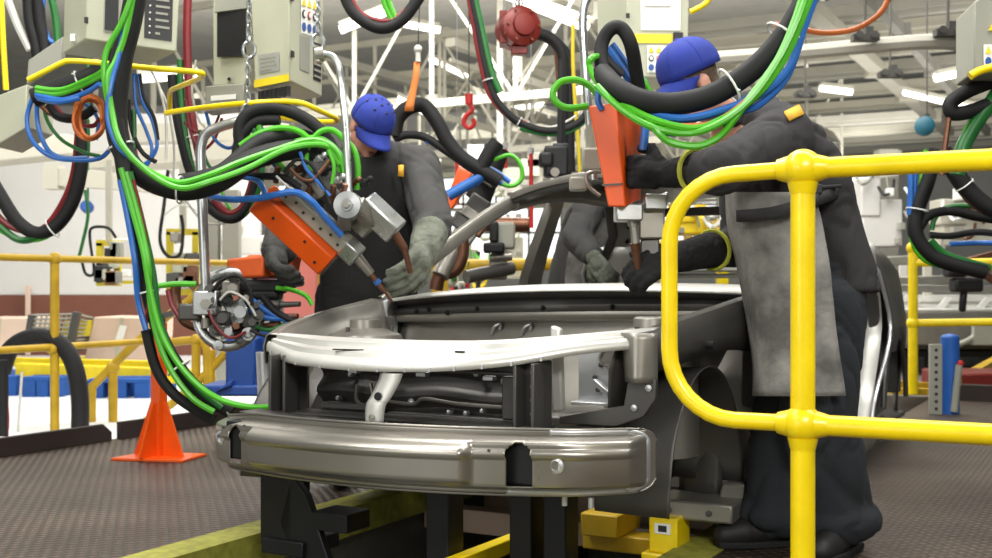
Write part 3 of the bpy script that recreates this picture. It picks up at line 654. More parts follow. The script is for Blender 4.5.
for z in (zt, zb):
    m = MB(); m.cyl(PX+V((0,0,z)), PX+RU*1.6+V((0,0,z)), .0225, n=24); build(m, 'rail', 'yellow', GR)
    q = ballnode(PX+V((0,0,z)), .043, GR, 'yellow')
    for a in ((1,0),(-1,0)):
        m = MB(); m.cyl(PX+RU*a[0]*.03+V((0,0,z)), PX+RU*a[0]*.055+V((0,0,z)), .030, .023, n=20); build(m, 'collar', 'yellow', q)
    m = MB(); m.cyl(PX+V((0,0,z-.03)), PX+V((0,0,z-.055)), .033, .027, n=20); build(m, 'collar', 'yellow', q)
# long left rail
LP0 = C(-3.66, 1.925, 0); RV = V((math.sin(-YAW), math.cos(YAW), 0))
LR = rail_thing('long worn yellow guard rail along the far edge of the left platform', LP0)
for t in (-2.4, 0.02):
    m = MB(); m.cyl(LP0+RV*t+V((0,0,-.25)), LP0+RV*t+V((0,0,1.05)), .026, n=16); build(m, 'post', 'yellow_worn', LR)
    ballnode(LP0+RV*t+V((0,0,1.04)), .040, LR, 'yellow_worn')
m = MB(); m.cyl(LP0-RV*2.4+V((0,0,1.04)), LP0+RV*3.2+V((0,0,1.04)), .022, n=16); build(m, 'rail', 'yellow_worn', LR)
m = MB(); m.cyl(LP0-RV*2.4+V((0,0,.50)), LP0+RV*.98+V((0,0,.515)), .022, n=16); build(m, 'rail', 'yellow_worn', LR)
ballnode(LP0+V((0,0,.50)), .034, LR, 'yellow_worn')
# stair rail behind
ST = thing('stair_rail', 'sloping yellow stair rail behind the orange stand', 'stair rail', P(113, 430, 7.6), 0)
for pts in ([(92,436),(92,392),(98,381),(150,330),(190,300),(205,285)], [(135,428),(170,405),(205,375),(240,338)], [(150,345),(196,340),(205,345),(207,360),(207,405)]):
    m = MB(); m.tube(cr(px(pts, 7.6), 5), .028, 12); build(m, 'rail', 'yellow_worn', ST)
for x, y0, y1 in ((113, 366, 440), (196, 340, 416), (211, 350, 410)):
    m = MB(); m.cyl(P(x, y1, 7.6), P(x, y0, 7.6), .03, n=12); build(m, 'post', 'yellow_worn', ST)
ballnode(P(113, 368, 7.6), .045, ST, 'yellow_worn'); ballnode(P(196, 340, 7.6), .04, ST, 'yellow_worn')
# rail at the far end of the walkway
BR = thing('guard_rail', 'yellow guard rail behind the car at the far end of the walkway', 'guard rail', P(913, 390, 8.9), 0)
m = MB(); m.cyl(P(913, 394, 8.9), P(913, 247, 8.9), .036, n=16); build(m, 'post', 'yellow', BR)
ballnode(P(913, 248, 8.9), .05, BR, 'yellow'); ballnode(P(913, 323, 8.9), .05, BR, 'yellow')
for y in (263, 323):
    m = MB(); m.cyl(P(913, y, 8.9), P(1080, y-2, 8.6), .030, n=14); build(m, 'rail', 'yellow', BR)
m = MB(); m.bar(P(888, 384, 9.2), P(955, 388, 9.2), .06, .06); m.bar(P(890, 391, 9.0), P(950, 392, 9.0), .07, .05); build(m, 'base_beam', 'yellow_worn', BR)
m = MB(); m.bar(P(945, 393, 9.0), P(1020, 350, 11.5), .08, .12); build(m, 'side_beam', 'yellow_worn', BR)
# ================================================================ stands, posts, poles
OS = P(160, 458, 5.85); OS.z = 0
t = thing('floor_stand', 'orange floor stand with gusseted foot on the left platform', 'stand', OS, YAW)
m = MB(); m.prism([OS+V(p) for p in ((-.22,-.09,0),(.16,-.16,0),(.22,.07,0),(-.12,.14,0))], (0,0,.014)); build(m, 'base_plate', 'orange', t, bevel=.003)
m = MB(); m.box(OS+V((-.005,0,.35)), (.060,.060,.68), Matrix.Rotation(YAW, 3, 'Z')); build(m, 'post', 'orange', t, bevel=.005)
for a in range(4):
    d = Matrix.Rotation(YAW+a*math.pi/2+.1, 3, 'Z') @ V((1,0,0)); nrm = V((-d.y, d.x, 0))*.005; o_ = OS+V((-.005,0,.014))
    m = MB(); m.prism([o_+d*.03+V((0,0,.27))-nrm, o_+d*.05+V((0,0,.27))-nrm, o_+d*.155-nrm, o_+d*.03-nrm], nrm*2); build(m, 'gusset', 'orange', t)
m = MB(); m.cyl(OS+V((0,0,.68)), OS+V((0,0,.73)), .028, n=12); m.bar(OS+V((-.05,0,.70)), OS+V((.07,0,.74)), .03, .03); build(m, 'clamp', 'steel_dark', t)
BP = P(950, 412, 7.9); BP.z = 0
t = thing('floor_post', 'blue round post with a perforated strip on the walkway beyond the car', 'post', BP)
m = MB(); m.cyl(BP+V((.0,0,0)), BP+V((.0,0,.52)), .062, n=20); m.ball(BP+V((0,0,.52)), (.062,.062,.03)); build(m, 'post', 'post_blue', t)
m = MB(); m.box(BP+V((-.12,-.05,.24)), (.085,.03,.48)); sp = build(m, 'perforated_strip', 'box_grey', t, bevel=.004)
for k in range(9):
    m = MB(); z = .04+k*.05; m.cyl(BP+V((-.12,-.062,z)), BP+V((-.12,-.068,z)), .012, n=8); build(m, 'hole', 'ink', sp)
m = MB(); m.cyl(BP+V((.0,-.07,.02)), BP+V((.03,-.08,.34)), .025, n=10); build(m, 'cylinder', 'box_grey', t); m = MB(); m.ball(BP+V((.04,-.08,.35)), .022); build(m, 'knob', 'red_paint', t)
# ---------------------------------------------------------------- welding guns
def gun_left():
    D = 4.5; o = P(305, 225, D); t = thing('welding_gun', 'slanting orange spot welding gun held by the black-aproned worker', 'welding gun', o)
    a = (P(340,257,D+.02)-P(270,192,D)).normalized(); R = frame(a, (.62, -.55, .72)); L = lambda x, y, z: o+R @ V((x, y, z))
    s = 1/255.
    b = lambda m, c, sz: m.box(L(*c), sz, R)
    m = MB(); b(m, (-.01, -.03, -.024), (.37, .105, .108)); build(m, 'housing', 'orange', t, bevel=.008)
    m = MB(); b(m, (.18, -.03, -.024), (.010, .09, .095)); build(m, 'end_plate', 'steel_dark', t, bevel=.003)
    for p in ((-.1,-.0835,-.02),(.05,-.0835,0),(.13,-.0835,-.04)):
        m = MB(); m.cyl(L(*p), L(p[0],p[1]-.004,p[2]), .006, n=10); build(m, 'screw', 'ink', t)
    m = MB(); b(m, (.02, -.005, .065), (.33, .07, .065)); mf = build(m, 'manifold', 'box_grey', t, bevel=.006)
    for k in range(7):
        m = MB(); p = L(-.12+k*.045, -.041, .065+.012*(k%2)); m.cyl(p, p+R @ V((0,-.004,0)), .006, n=8); build(m, 'hole', 'ink', mf)
    m = MB(); b(m, (.13,.06,.155), (.15,.07,.08)); build(m, 'valve_block', 'steel', t, bevel=.01)
    m = MB(); b(m, (.205,-.01,.065), (.07,.07,.075)); build(m, 'nose_block', 'silver', t, bevel=.006)
    m = MB(); m.cyl(L(.235,-.01,.062), L(.32,-.01,.05), .022, .017, 16); build(m, 'sleeve', 'steel', t)
    m = MB(); m.cyl(L(.31,-.01,.05), L(.40,-.012,.035), .012, .009, 14); m.cyl(L(.40,-.012,.035), L(.455,-.014,.025), .007, .005, 12); build(m, 'electrode', 'copper', t)
    m = MB(); m.cyl(L(.35,-.011,.044), L(.368,-.011,.041), .0145, n=14); build(m, 'ring', 'blue_hose', t)
    # second arm
    m = MB(); b(m, (.20,.02,.25), (.17,.09,.085)); build(m, 'arm_block', 'silver', t, bevel=.008)
    m = MB(); m.cyl(L(.28,.02,.24), L(.35,.02,.22), .018, .015, 14); m.cyl(L(.35,.02,.22), L(.43,.0,.17), .013, .010, 14); build(m, 'lower_electrode', 'copper', t)
    m = MB(); b(m, (.10,.0,.20), (.07,.06,.05)); build(m, 'bracket', 'steel', t, bevel=.004); m = MB(); m.cyl(L(-.02,.0,.15), L(-.08,0,.17), .018, n=12); build(m, 'fitting', 'steel', t)
    # fittings
    for x, z, k in ((-.19,.09,'copper'),(-.15,.13,'steel'),(-.05,.13,'copper'),(.02,.20,'copper'),(.05,.24,'copper')):
        m = MB(); m.cyl(L(x,-.01,z-.03), L(x-.03,-.01,z+.03), .012, n=10); m.cyl(L(x-.01,-.01,z-.012), L(x-.018,-.01,z+.006), .017, n=6); build(m, 'fitting', k, t)
    for k_, (x, y, z) in enumerate(((-.16,.02,.14),(-.11,.0,.16),(-.08,.03,.2),(-.02,.02,.22),(.03,.05,.24),(-.19,.02,.10),(.06,.06,.27),(-.13,.04,.22))):
        m = MB(); m.cyl(L(x,y,z), L(x+.012,y,z+.05), .009, n=8); m.cyl(L(x+.004,y,z+.012), L(x+.008,y,z+.03), .015, n=6); m.ball(L(x+.012,y,z+.05), .012, nu=8, nv=5); build(m, 'fitting', ['copper','steel','black_rubber','steel_light'][k_%4], t)
    m = MB(); m.box(L(-.06,.05,.15), (.16,.05,.06), R); build(m, 'valve_rail', 'steel_dark', t, bevel=.006)
    # pole and clamp
    c = P(349, 206, D-.16)
    m = MB(); m.lathe(c+V((0,-.075,0)), (0,1,0), [(0,0),(.022,0),(.024,.012),(.05,.014),(.053,.03),(.053,.10),(.04,.115),(0,.115)], 28); cl = build(m, 'swivel_clamp', 'silver', t)
    m = MB(); m.lathe(c+V((0,-.09,0)), (0,1,0), [(0,0),(.014,0),(.014,.02),(0,.02)], 6); build(m, 'bolt_head', 'steel', cl)
    m = MB(); m.bar(c+V((.03,-.02,.01)), P(372,222,D-.10), .05, .06); m.bar(c+V((-.02,.03,-.02)), L(.12,0,.12), .05, .05); build(m, 'clamp_arm', 'steel', t, bevel=.006)
    pole = cr([P(349,196,D-.13), P(346,130,D-.08), P(342,90,D), P(339,68,D), P(333,57,D), P(322,54,D)], 6)
    m = MB(); m.tube(pole, .0145, 14); build(m, 'pole', 'silver', t)
    m = MB(); m.cyl(P(324,54,D), P(316,55,D), .03, n=16); m.cyl(P(318,48,D), P(318,62,D), .02, n=12); build(m, 'pole_end', 'steel', t)
gun_left()
def gun_low():
    D = 4.85; o = P(240, 290, D); t = thing('welding_gun', 'orange welding gun with a steel swivel ring hanging low beside the gloved hand', 'welding gun', o); k = D/F
    f0, f1, f2, f3 = P(226,259,D), P(263,255,D-.1), P(263,277,D-.1), P(226,280,D)
    m = MB(); bk = V((.10,.28,0)); m.hexa([f3,f2,f2+bk,f3+bk,f0,f1,f1+bk+V((.02,0,.01)),f0+bk]); m.box(P(270,266,D+.05), (.16,.2,.09)); build(m, 'housing', 'orange_worn', t, bevel=.012)
    m = MB(); m.box(P(255,287,D), (.26,.14,.06)); m.box(P(262,295,D), (.16,.14,.05)); build(m, 'motor', 'black_rubber', t, bevel=.02)
    ring = [P(229,309,D-.05)+V((math.cos(a)*.135, math.sin(a*1)*.03, math.sin(a)*.155)) for a in [2*math.pi*i/40 for i in range(40)]]
    m = MB(); m.tube(ring, .022, 10, True); build(m, 'swivel_ring', 'silver', t)
    ring = [P(229,309,D-.02)+V((math.cos(a)*.09, 0, math.sin(a)*.105)) for a in [2*math.pi*i/40 for i in range(40)]]
    m = MB(); m.tube(ring, .016, 10, True); build(m, 'inner_ring', 'steel_dark', t)
    random.seed(3)
    for x, y, sx, sz, mm in ((232,288,.07,.06,'steel'),(222,318,.08,.06,'steel_dark'),(240,312,.09,.10,'silver'),(252,322,.06,.06,'steel_dark'),(228,332,.06,.05,'silver'),(246,298,.05,.05,'steel'),(214,300,.05,.08,'steel_dark'),(236,326,.05,.04,'copper'),(256,305,.05,.04,'steel_dark')):
        m = MB(); m.box(P(x,y,D-.07+random.random()*.05), (sx,.07,sz), Matrix.Rotation(random.uniform(-.5,.5), 3, 'Y')); m.cyl(P(x,y,D-.14), P(x,y,D-.06), sx*.28, n=10); build(m, 'joint_block', mm, t, bevel=.006)
    for x, y, r_ in ((216,330,.03),(248,334,.028),(210,290,.025),(258,316,.025),(226,300,.03),(240,340,.022),(234,278,.025),(218,345,.02)):
        m = MB(); m.cyl(P(x,y,D-.12), P(x,y,D+.02), r_, n=10); m.cyl(P(x,y,D-.14), P(x,y,D-.12), r_*.5, n=6); build(m, 'pin', ['steel_dark','black_steel','silver'][int(x)%3], t)
    for y, x1 in ((318,298),(327,296),(306,300)):
        m = MB(); m.cyl(P(255,y,D-.05), P(x1,y-2,D-.1), .016, .011, 12); m.cyl(P(270,y-1,D-.07), P(280,y-1,D-.08), .02, n=8); build(m, 'electrode_arm', 'copper' if y != 306 else 'steel_dark', t)
    m = MB(); m.box(P(207,303,D-.1), (.10,.08,.10)); build(m, 'pole_clamp', 'silver', t, bevel=.006)
    m = MB(); m.cyl(P(205,304,D-.19), P(205,304,D-.13), .022, n=6); build(m, 'bolt', 'steel', t); m = MB(); m.cyl(P(206,318,D-.1), P(206,328,D-.1), .02, n=12); build(m, 'pin', 'steel', t)
    m = MB(); m.box(P(190,312,D-.1), (.09,.05,.07)); build(m, 'bracket', 'steel_dark', t, bevel=.01)
    m = MB(); m.tube(cr([P(176,285,D),P(176,300,D),P(182,318,D),P(195,326,D),P(206,325,D)],5), .022, 10); build(m, 'handle', 'copper', t)
    pole = cr([P(206,292,D-.1), P(203,220,D-.1), P(201,170,D-.1), P(201,148,D-.1), P(206,134,D-.1), P(220,127,D-.1), P(246,119,D-.1)], 6)
    m = MB(); m.tube(pole, .021, 14); build(m, 'pole', 'silver', t)
gun_low()
def gun_right():
    D = 3.72; o = P(612, 160, D); t = thing('welding_gun', 'tall orange spot welding gun upright in the hands of the leaning worker', 'welding gun', o)
    A = [P(588,106,D-.05), P(616,103,D-.09), P(642,108,D+.10), P(612,110,D+.16)]
    Bm = [P(608,207,D-.05), P(626,207,D-.09), P(641,200,D+.10), P(618,200,D+.16)]
    m = MB(); m.hexa([Bm[0],Bm[1],Bm[2],Bm[3],A[0],A[1],A[2],A[3]]); build(m, 'housing', 'orange', t, bevel=.006)
    m = MB(); m.bar(P(602,185,D-.062), P(622,184,D-.095), .004, .006); build(m, 'seam', 'steel_dark', t)
    m = MB(); m.box(P(628,213,D), (.085,.10,.055)); build(m, 'nose_block', 'silver', t, bevel=.005)
    m = MB(); m.cyl(P(633,220,D), P(636,245,D), .014, n=14); m.cyl(P(633,218,D), P(634,226,D), .02, n=14); build(m, 'piston', 'steel', t)
    m = MB(); m.cyl(P(635,243,D), P(640,284,D+.02), .017, .009, 14); build(m, 'electrode', 'copper', t)
    m = MB(); m.box(P(650,222,D+.06), (.085,.10,.115)); build(m, 'arm_block', 'steel', t, bevel=.006)
    m = MB(); m.bar(P(650,238,D+.06), P(650,262,D+.05), .06, .06); build(m, 'arm', 'steel_dark', t, bevel=.004); m = MB(); m.cyl(P(650,255,D+.05), P(646,285,D+.04), .022, .012, 14); build(m, 'lower_electrode', 'copper', t)
    m = MB(); m.cyl(P(646,203,D), P(668,195,D), .012, n=10); m.box(P(655,202,D), (.07,.05,.05)); build(m, 'lever', 'silver', t, bevel=.004)
    for k in range(6):
        m = MB(); p = P(645+(k%2)*7, 118+k*13, D+.04); m.cyl(p, p+V((.0,0,.045)), .012, n=8); build(m, 'fitting', ['copper','steel','steel_dark'][k%3], t)
    pole = cr([P(594,180,D+.3), P(590,130,D+.3), P(586,80,D+.3), P(583,30,D+.3), P(584,8,D+.3), P(590,-4,D+.3), P(602,-10,D+.3)], 6)
    m = MB(); m.tube(pole, .0145, 12); build(m, 'pole', 'silver', t)
    m = MB(); m.box(P(592,160,D+.3), (.07,.06,.08)); m.cyl(P(592,150,D+.3), P(590,125,D+.3), .022, .016, 12); m.box(P(578,184,D+.3), (.06,.04,.05)); build(m, 'pole_clamp', 'box_grey', t, bevel=.008)
    m = MB(); m.tube(cr([P(600,172,D+.25),P(592,172,D+.2),P(586,176,D+.2),P(590,188,D+.2),P(600,196,D+.2)],4), .007, 8); build(m, 'hook', 'steel', t)
gun_right()
def gun_back():
    D = 6.6; o = P(470, 190, D); t = thing('welding_gun', 'dark and orange welding gun hanging behind the windscreen pillar', 'welding gun', o)
    m = MB(); m.hexa([P(443,206,D),P(452,210,D),P(456,207,D+.15),P(447,203,D+.15),P(459,166,D),P(472,174,D),P(476,170,D+.15),P(463,163,D+.15)]); build(m, 'housing', 'orange', t, bevel=.01)
    m = MB(); m.cyl(P(497,148,D), P(478,200,D), .075, n=16); m.cyl(P(486,190,D), P(470,232,D), .05, n=14); build(m, 'cylinder', 'black_rubber', t)
    for x, y, r, mm in ((478,205,.06,'steel_dark'),(470,215,.05,'steel'),(462,222,.06,'steel_dark'),(476,228,.05,'copper'),(466,236,.05,'steel'),(488,178,.05,'steel')):
        m = MB(); m.box(P(x,y,D-.05), (r*2,.12,r*1.6), Matrix.Rotation(.6, 3, 'Y')); build(m, 'joint_block', mm, t, bevel=.01)
    m = MB(); m.tube(cr(px([(455,215),(445,222),(438,235)], D-.1)), .02, 8); build(m, 'lever', 'steel_light', t)
    m = MB(); m.tube(cr(px([(462,240),(462,255),(455,270),(440,276),(436,290)], D-.1)), .04, 10); build(m, 'electrode_arm', 'copper', t)
    m = MB(); m.cyl(P(462,232,D-.05), P(440,276,D-.15), .05, n=12); build(m, 'arm', 'steel', t)
gun_back()
def gun_pedestal():
    D = 7.6; t = thing('welding_gun', 'small dark gun head hanging on red rods seen through the windscreen opening', 'welding gun', P(500,240,D))
    m = MB(); m.box(P(503,236,D), (.16,.14,.18)); build(m, 'body', 'box_grey', t, bevel=.02)
    m = MB(); m.box(P(494,232,D-.1), (.06,.05,.14)); m.box(P(494,248,D-.1), (.14,.08,.07)); build(m, 'cover', 'black_steel', t, bevel=.015)
    m = MB(); m.box(P(498,268,D), (.12,.1,.16)); m.cyl(P(490,258,D-.05), P(512,256,D-.05), .03, n=12); build(m, 'arm', 'steel', t, bevel=.015)
    m = MB(); m.cyl(P(466,277,D-.2), P(512,268,D), .045, n=14); build(m, 'electrode_arm', 'steel_dark', t)
    m = MB(); m.cyl(P(482,224,D), P(530,225,D), .05, n=12); build(m, 'crossbar', 'copper', t)
gun_pedestal()
# black sensor head under the red rods
D = 5.6; t = thing('sensor_head', 'black camera-like sensor head hanging above the car roof', 'sensor', P(553,162,D))
m = MB(); m.box(P(556,162,D), (.12,.12,.15)); m.box(P(546,160,D-.03), (.07,.1,.07)); m.box(P(560,150,D), (.08,.1,.06)); build(m, 'body', 'black_steel', t, bevel=.015)
m = MB(); m.cyl(P(555,172,D-.06), P(555,172,D-.08), .022, n=14); build(m, 'lens', 'steel', t)
m = MB(); m.cyl(P(561,148,D), P(562,60,D), .02, n=8); build(m, 'hanger', 'black_rubber', t)
# ================================================================ cabinets
def sticker_grid(t, o, ex, ez, rows=3, cols=3, nrm=V((0,-.002,0))):
    m = MB(); m.prism([o, o+ex, o+ex+ez, o+ez], nrm*.5); sh = build(m, 'warning_sheet', 'paper', t)
    for r in range(rows):
        for c in range(cols):
            q = o+ex*((c+.5)/cols)+ez*((r+.55)/rows)+nrm; m = MB()
            if r == rows-1: a = ex/cols*.36; b = ez/rows*.34; m.prism([q-a-b, q+a-b, q+b], nrm*.5); build(m, 'warning_sign', 'sticker_yellow', sh)
            elif r == 0:
                ring = [q+ex/cols*.36*math.cos(k*.524)+ez/rows*.36*math.sin(k*.524) for k in range(12)]; m.prism(ring, nrm*.5); build(m, 'safety_sign', 'sticker_blue', sh)
            else:
                ring = [q+ex/cols*.34*math.cos(k*.524)+ez/rows*.34*math.sin(k*.524) for k in range(12)]; m.prism(ring, nrm*.5); rr = build(m, 'safety_sign', 'red_paint' if c%2 else 'ink', sh)
                ring = [q+nrm+ex/cols*.22*math.cos(k*.524)+ez/rows*.22*math.sin(k*.524) for k in range(12)]; m = MB(); m.prism(ring, nrm*.5); build(m, 'sign_face', 'paper', sh)
def quadbox(t, name, a, b, c, d, depth, m_, bevel=.006):   # front quad a(bl) b(br) c(tr) d(tl)
    m = MB(); bk = V(depth); m.hexa([a, b, b+bk, a+bk, d, c, c+bk, d+bk]); return build(m, name, m_, t, bevel=bevel)
# display cabinet
D = 4.6; a, b, c, d = P(85,39,D), P(177,52,D-.06), P(181,-40,D-.06), P(87,-40,D)
t = thing('control_cabinet', 'beige control cabinet with a black display panel hanging at the top above the thick hose', 'control cabinet', (a+b)/2)
bk = P(63,54,D+.32)-a
quadbox(t, 'case', a, b, c, d, bk, 'box_beige')
ex = (b-a); ez = (d-a); n = ex.cross(ez).normalized()*.004; n = -n if n.y > 0 else n
f = lambda x, z: a+ex*x+ez*z
def face(name, x0, x1, z0, z1, m_, k=1, par=None):
    m = MB(); m.prism([f(x0,z0)+n*(k-1), f(x1,z0)+n*(k-1), f(x1,z1)+n*(k-1), f(x0,z1)+n*(k-1)], n*.8); return build(m, name, m_, par or t)
face('recess', .20, .42, .12, 1.0, 'box_grey'); face('window', .22, .36, .15, 1.0, 'display_black', 2)
dp = face('display', .645, .94, .12, .75, 'display_black')
for k in range(6):
    z = .18+k*.085; face('lamp', .70, .715, z, z+.02, 'paper', 2, dp); face('label_line', .77, .77+[.05,.15,.14,.13,.15,.14][k], z, z+.028, 'box_grey', 2, dp)
face('latch', -.01, .03, .20, .28, 'ink'); 
side = bk*.5
m = MB(); m.box(a+bk*.45+V((-.0,0,.03)), (.02,.05,.03)); build(m, 'screw', 'paper', t)
# lower left boxes
D = 5.0
t = thing('junction_box', 'plain beige junction box at the frame edge beside the blue hose loops', 'junction box', P(12,115,D))
quadbox(t, 'case', P(-6,147,D), P(26,128,D-.05), P(27,84,D-.05), P(-4,96,D), V((.02,.25,0)), 'box_beige')
quadbox(t, 'bracket', P(26,84,D), P(62,62,D), P(63,36,D), P(28,60,D), V((0,.04,0)), 'box_grey')
# dark open cabinet
D = 5.0
t = thing('switch_cabinet', 'beige switch cabinet with a black opening between the two big cabinets', 'switch cabinet', P(230,50,D))
a, b, c, d = P(213,86,D), P(248,84,D-.04), P(247,-40,D-.04), P(213,-40,D)
quadbox(t, 'case', a, b, c, d, V((0,.25,0)), 'box_beige')
m = MB(); m.prism([P(217,57,D-.03),P(246,56,D-.055),P(246,10,D-.055),P(217,13,D-.03)], (0,.002,0)); build(m, 'opening', 'interior_black', t)
m = MB(); m.prism([P(215,12,D-.04),P(247,8,D-.06),P(247,-6,D-.06),P(215,-4,D-.04)], (0,.02,0)); build(m, 'flap', 'box_grey', t)
m = MB(); m.cyl(P(229,79,D-.05), P(229,79,D-.02), .008, n=8); build(m, 'screw', 'ink', t)
t = thing('terminal_box', 'small grey terminal box with a white label under the switch cabinet', 'terminal box', P(225,97,D-.05))
quadbox(t, 'case', P(205,112,D-.05), P(245,107,D-.1), P(244,83,D-.1), P(205,86,D-.05), V((0,.12,0)), 'box_grey')
m = MB(); m.prism([P(211,101,D-.06),P(236,99,D-.095),P(236,94,D-.095),P(211,96,D-.06)], (0,-.004,0)); build(m, 'label', 'paper', t)
# big cabinet
D = 4.9; a, b, c, d = P(255,88,D), P(290,81,D-.12), P(289,-40,D-.12), P(249,-40,D); e = P(322,97,D+.22); g = P(324,-40,D+.22)
t = thing('control_cabinet', 'tall beige cabinet with a yellow strip and rating plate hanging beside the silver pole', 'control cabinet', b)
m = MB(); m.hexa([a, b, e, e+a-b, d, c, g, g+d-c]); build(m, 'case', 'box_beige', t, bevel=.006)
def fq(p0, p1, q1, q0):   # bilinear on a quad
    return lambda x, z: (p0*(1-x)+p1*x)*(1-z)+(q0*(1-x)+q1*x)*z
def patch(t, name, f, x0, x1, z0, z1, m_, off, par=None, th=.5):
    m = MB(); m.prism([f(x0,z0)+off, f(x1,z0)+off, f(x1,z1)+off, f(x0,z1)+off], off*-th); return build(m, name, m_, par or t)
f1 = fq(a, b, c, d); f2 = fq(b, e, g, c); n1 = V((-.5,-1,0)).normalized()*.004; n2 = V((.8,-.6,0)).normalized()*.004
patch(t, 'yellow_strip', f1, .0, .98, .0, .06, 'sticker_yellow', n1)
rp = patch(t, 'rating_plate', f1, .14, .72, .10, .25, 'steel_light', n1)
for k in range(4): patch(t, 'plate_line', f1, .2, [.5,.66,.6,.64][k], .115+k*.032, .127+k*.032, 'box_grey', n1*1.6, rp)
patch(t, 'grille', f2, .28, .58, .13, .40, 'box_grey', n2); patch(t, 'vent', f2, .70, .94, .10, .38, 'ink', n2)
for k in range(6): patch(t, 'vent_slat', f2, .70, .94, .12+k*.045, .135+k*.045, 'box_grey', n2*2)
patch(t, 'latch', f2, .0, .08, .20, .25, 'ink', n2*3); patch(t, 'latch', f2, .0, .08, .66, .70, 'ink', n2*3)
patch(t, 'yellow_strip', f2, .18, .70, .72, .95, 'sticker_yellow', n2)
o2 = f2(.30, .42)+n2; sticker_grid(t, o2, f2(.78,.42)-f2(.30,.42), f2(.30,.72)-f2(.30,.42), 3, 3, n2)
m = MB(); 
for k in range(7): m.cyl(a.lerp(b, .1+k*.13)+V((0,.05,-.01)), a.lerp(b, .1+k*.13)+V((0,.05,-.05)), .012, n=8)
build(m, 'cable_gland_row', 'ink', t)
# right tall cabinet behind the worker's cap
D = 4.9; a, b, c, d = P(628,77,D), P(688,78,D), P(690,-40,D), P(626,-40,D)
t = thing('control_cabinet', 'tall beige cabinet with a white paper sheet behind the cap of the leaning worker', 'control cabinet', a)
bk = V((-.10,.3,0)); quadbox(t, 'case', a, b, c, d, bk, 'box_beige'); f3 = fq(a, b, c, d); n3 = V((0,-.004,0))
patch(t, 'paper_sheet', f3, .22, .86, .40, .95, 'paper', n3)
for k in range(3): patch(t, 'sheet_line', f3, .28, [.6,.76,.7][k], .80-.1*k, .806-.1*k, 'box_grey', n3*1.6)
patch(t, 'yellow_strip', f3, .03, .74, .29, .37, 'sticker_yellow', n3); patch(t, 'latch', f3, .74, .90, .26, .38, 'ink', n3*4)
o3 = f3(.32, .04)+n3; sticker_grid(t, o3, f3(.70,.04)-f3(.32,.04), f3(.32,.27)-f3(.32,.04), 3, 3, n3)
patch(t, 'latch', f3, -.02, .04, .50, .54, 'ink', n3*3)
# cabinet at the right edge
D = 4.4; a, b, c, d = P(974,72,D), P(1020,74,D), P(1020,-30,D), P(974,2,D)
t = thing('control_cabinet', 'grey cabinet cut by the right frame edge with warning signs', 'control cabinet', a)
quadbox(t, 'case', a, b, c, d, V((.05,.3,0)), 'box_grey'); f4 = fq(a, b, c, d)
o4 = f4(.2,.06)+n3; sticker_grid(t, o4, f4(.75,.06)-f4(.2,.06), f4(.2,.36)-f4(.2,.06), 2, 3, n3)
q = f4(.3, .52); m = MB(); m.prism([q+n3, q+n3+V((.06,0,0)), q+n3+V((.03,0,.055))], n3); build(m, 'warning_sign', 'sticker_yellow', t)
# yellow hoops that protect the cabinets
def hoop(label, d, pts, r=.011):
    m = MB(); pp = cr(px(pts, d), 4); m.tube(pp, r, 10); return single(m, 'hoop_bar', 'yellow', label, 'hoop bar', pp[0])
hoop('yellow hoop bar left of the display cabinet behind the thick hose', 4.5, [(28,80),(48,70),(64,62),(72,61),(92,62),(112,64)])
hoop('yellow hoop bar between the thick hose and the switch cabinet', 4.4, [(128,66,4.3),(160,69,4.3),(196,72,4.35),(203,75,4.4),(196,80,4.6),(176,88,4.8),(170,93,4.9),(170,112,5)])
hoop('yellow hoop bar below the tall cabinet with the rating plate', 4.6, [(166,113,4.7),(200,108,4.6),(250,103,4.5),(296,102,4.5),(318,110,4.55),(337,119,4.7),(325,122,4.8),(270,117,5)])
hoop('yellow hoop bar under the grey cabinet at the frame edge', 4.3, [(970,76,4.3),(982,70,4.3),(1000,66,4.3)], .016)
hoop('yellow upright bar at the upper left frame edge', 5.2, [(1,-5),(3,40),(6,90)], .013)
hoop('short yellow bar above the paper sheet cabinet', 5.6, [(690,12),(705,4),(712,-6)], .014)
# chains
def chain(label, x, y0, y1, d, ring=True):
    t = thing('chain', label, 'chain', P(x,y0,d)); n = int((y1-y0)/7)
    for k in range(n):
        c = P(x, y0+7*k+3.5, d); h = 5.0*d/F; w_ = 2.2*d/F; A = V((1,0,0)) if k%2 else V((.3,.95,0))
        m = MB(); m.tube([c+A*w_*math.cos(q*math.pi/5)+V((0,0,h*math.sin(q*math.pi/5))) for q in range(10)], .004, 6, True); build(m, 'link', 'silver', t)
    if ring:
        c = P(x, y1+8, d); m = MB(); m.tube([c+V((6*d/F*math.cos(q*math.pi/8), 0, 8*d/F*math.sin(q*math.pi/8))) for q in range(16)], .007, 8, True); m.cyl(c+V((0,0,9*d/F)), c+V((0,0,13*d/F)), .012, n=8); build(m, 'shackle', 'silver', t)
chain('silver chain with a shackle in front of the tall beige cabinet', 249, -6, 42, 4.55)
chain('lower silver chain down to the yellow hoop bar', 248, 60, 104, 4.5)
chain('silver chain holding the end of the silver pole', 318, 2, 34, 4.5)
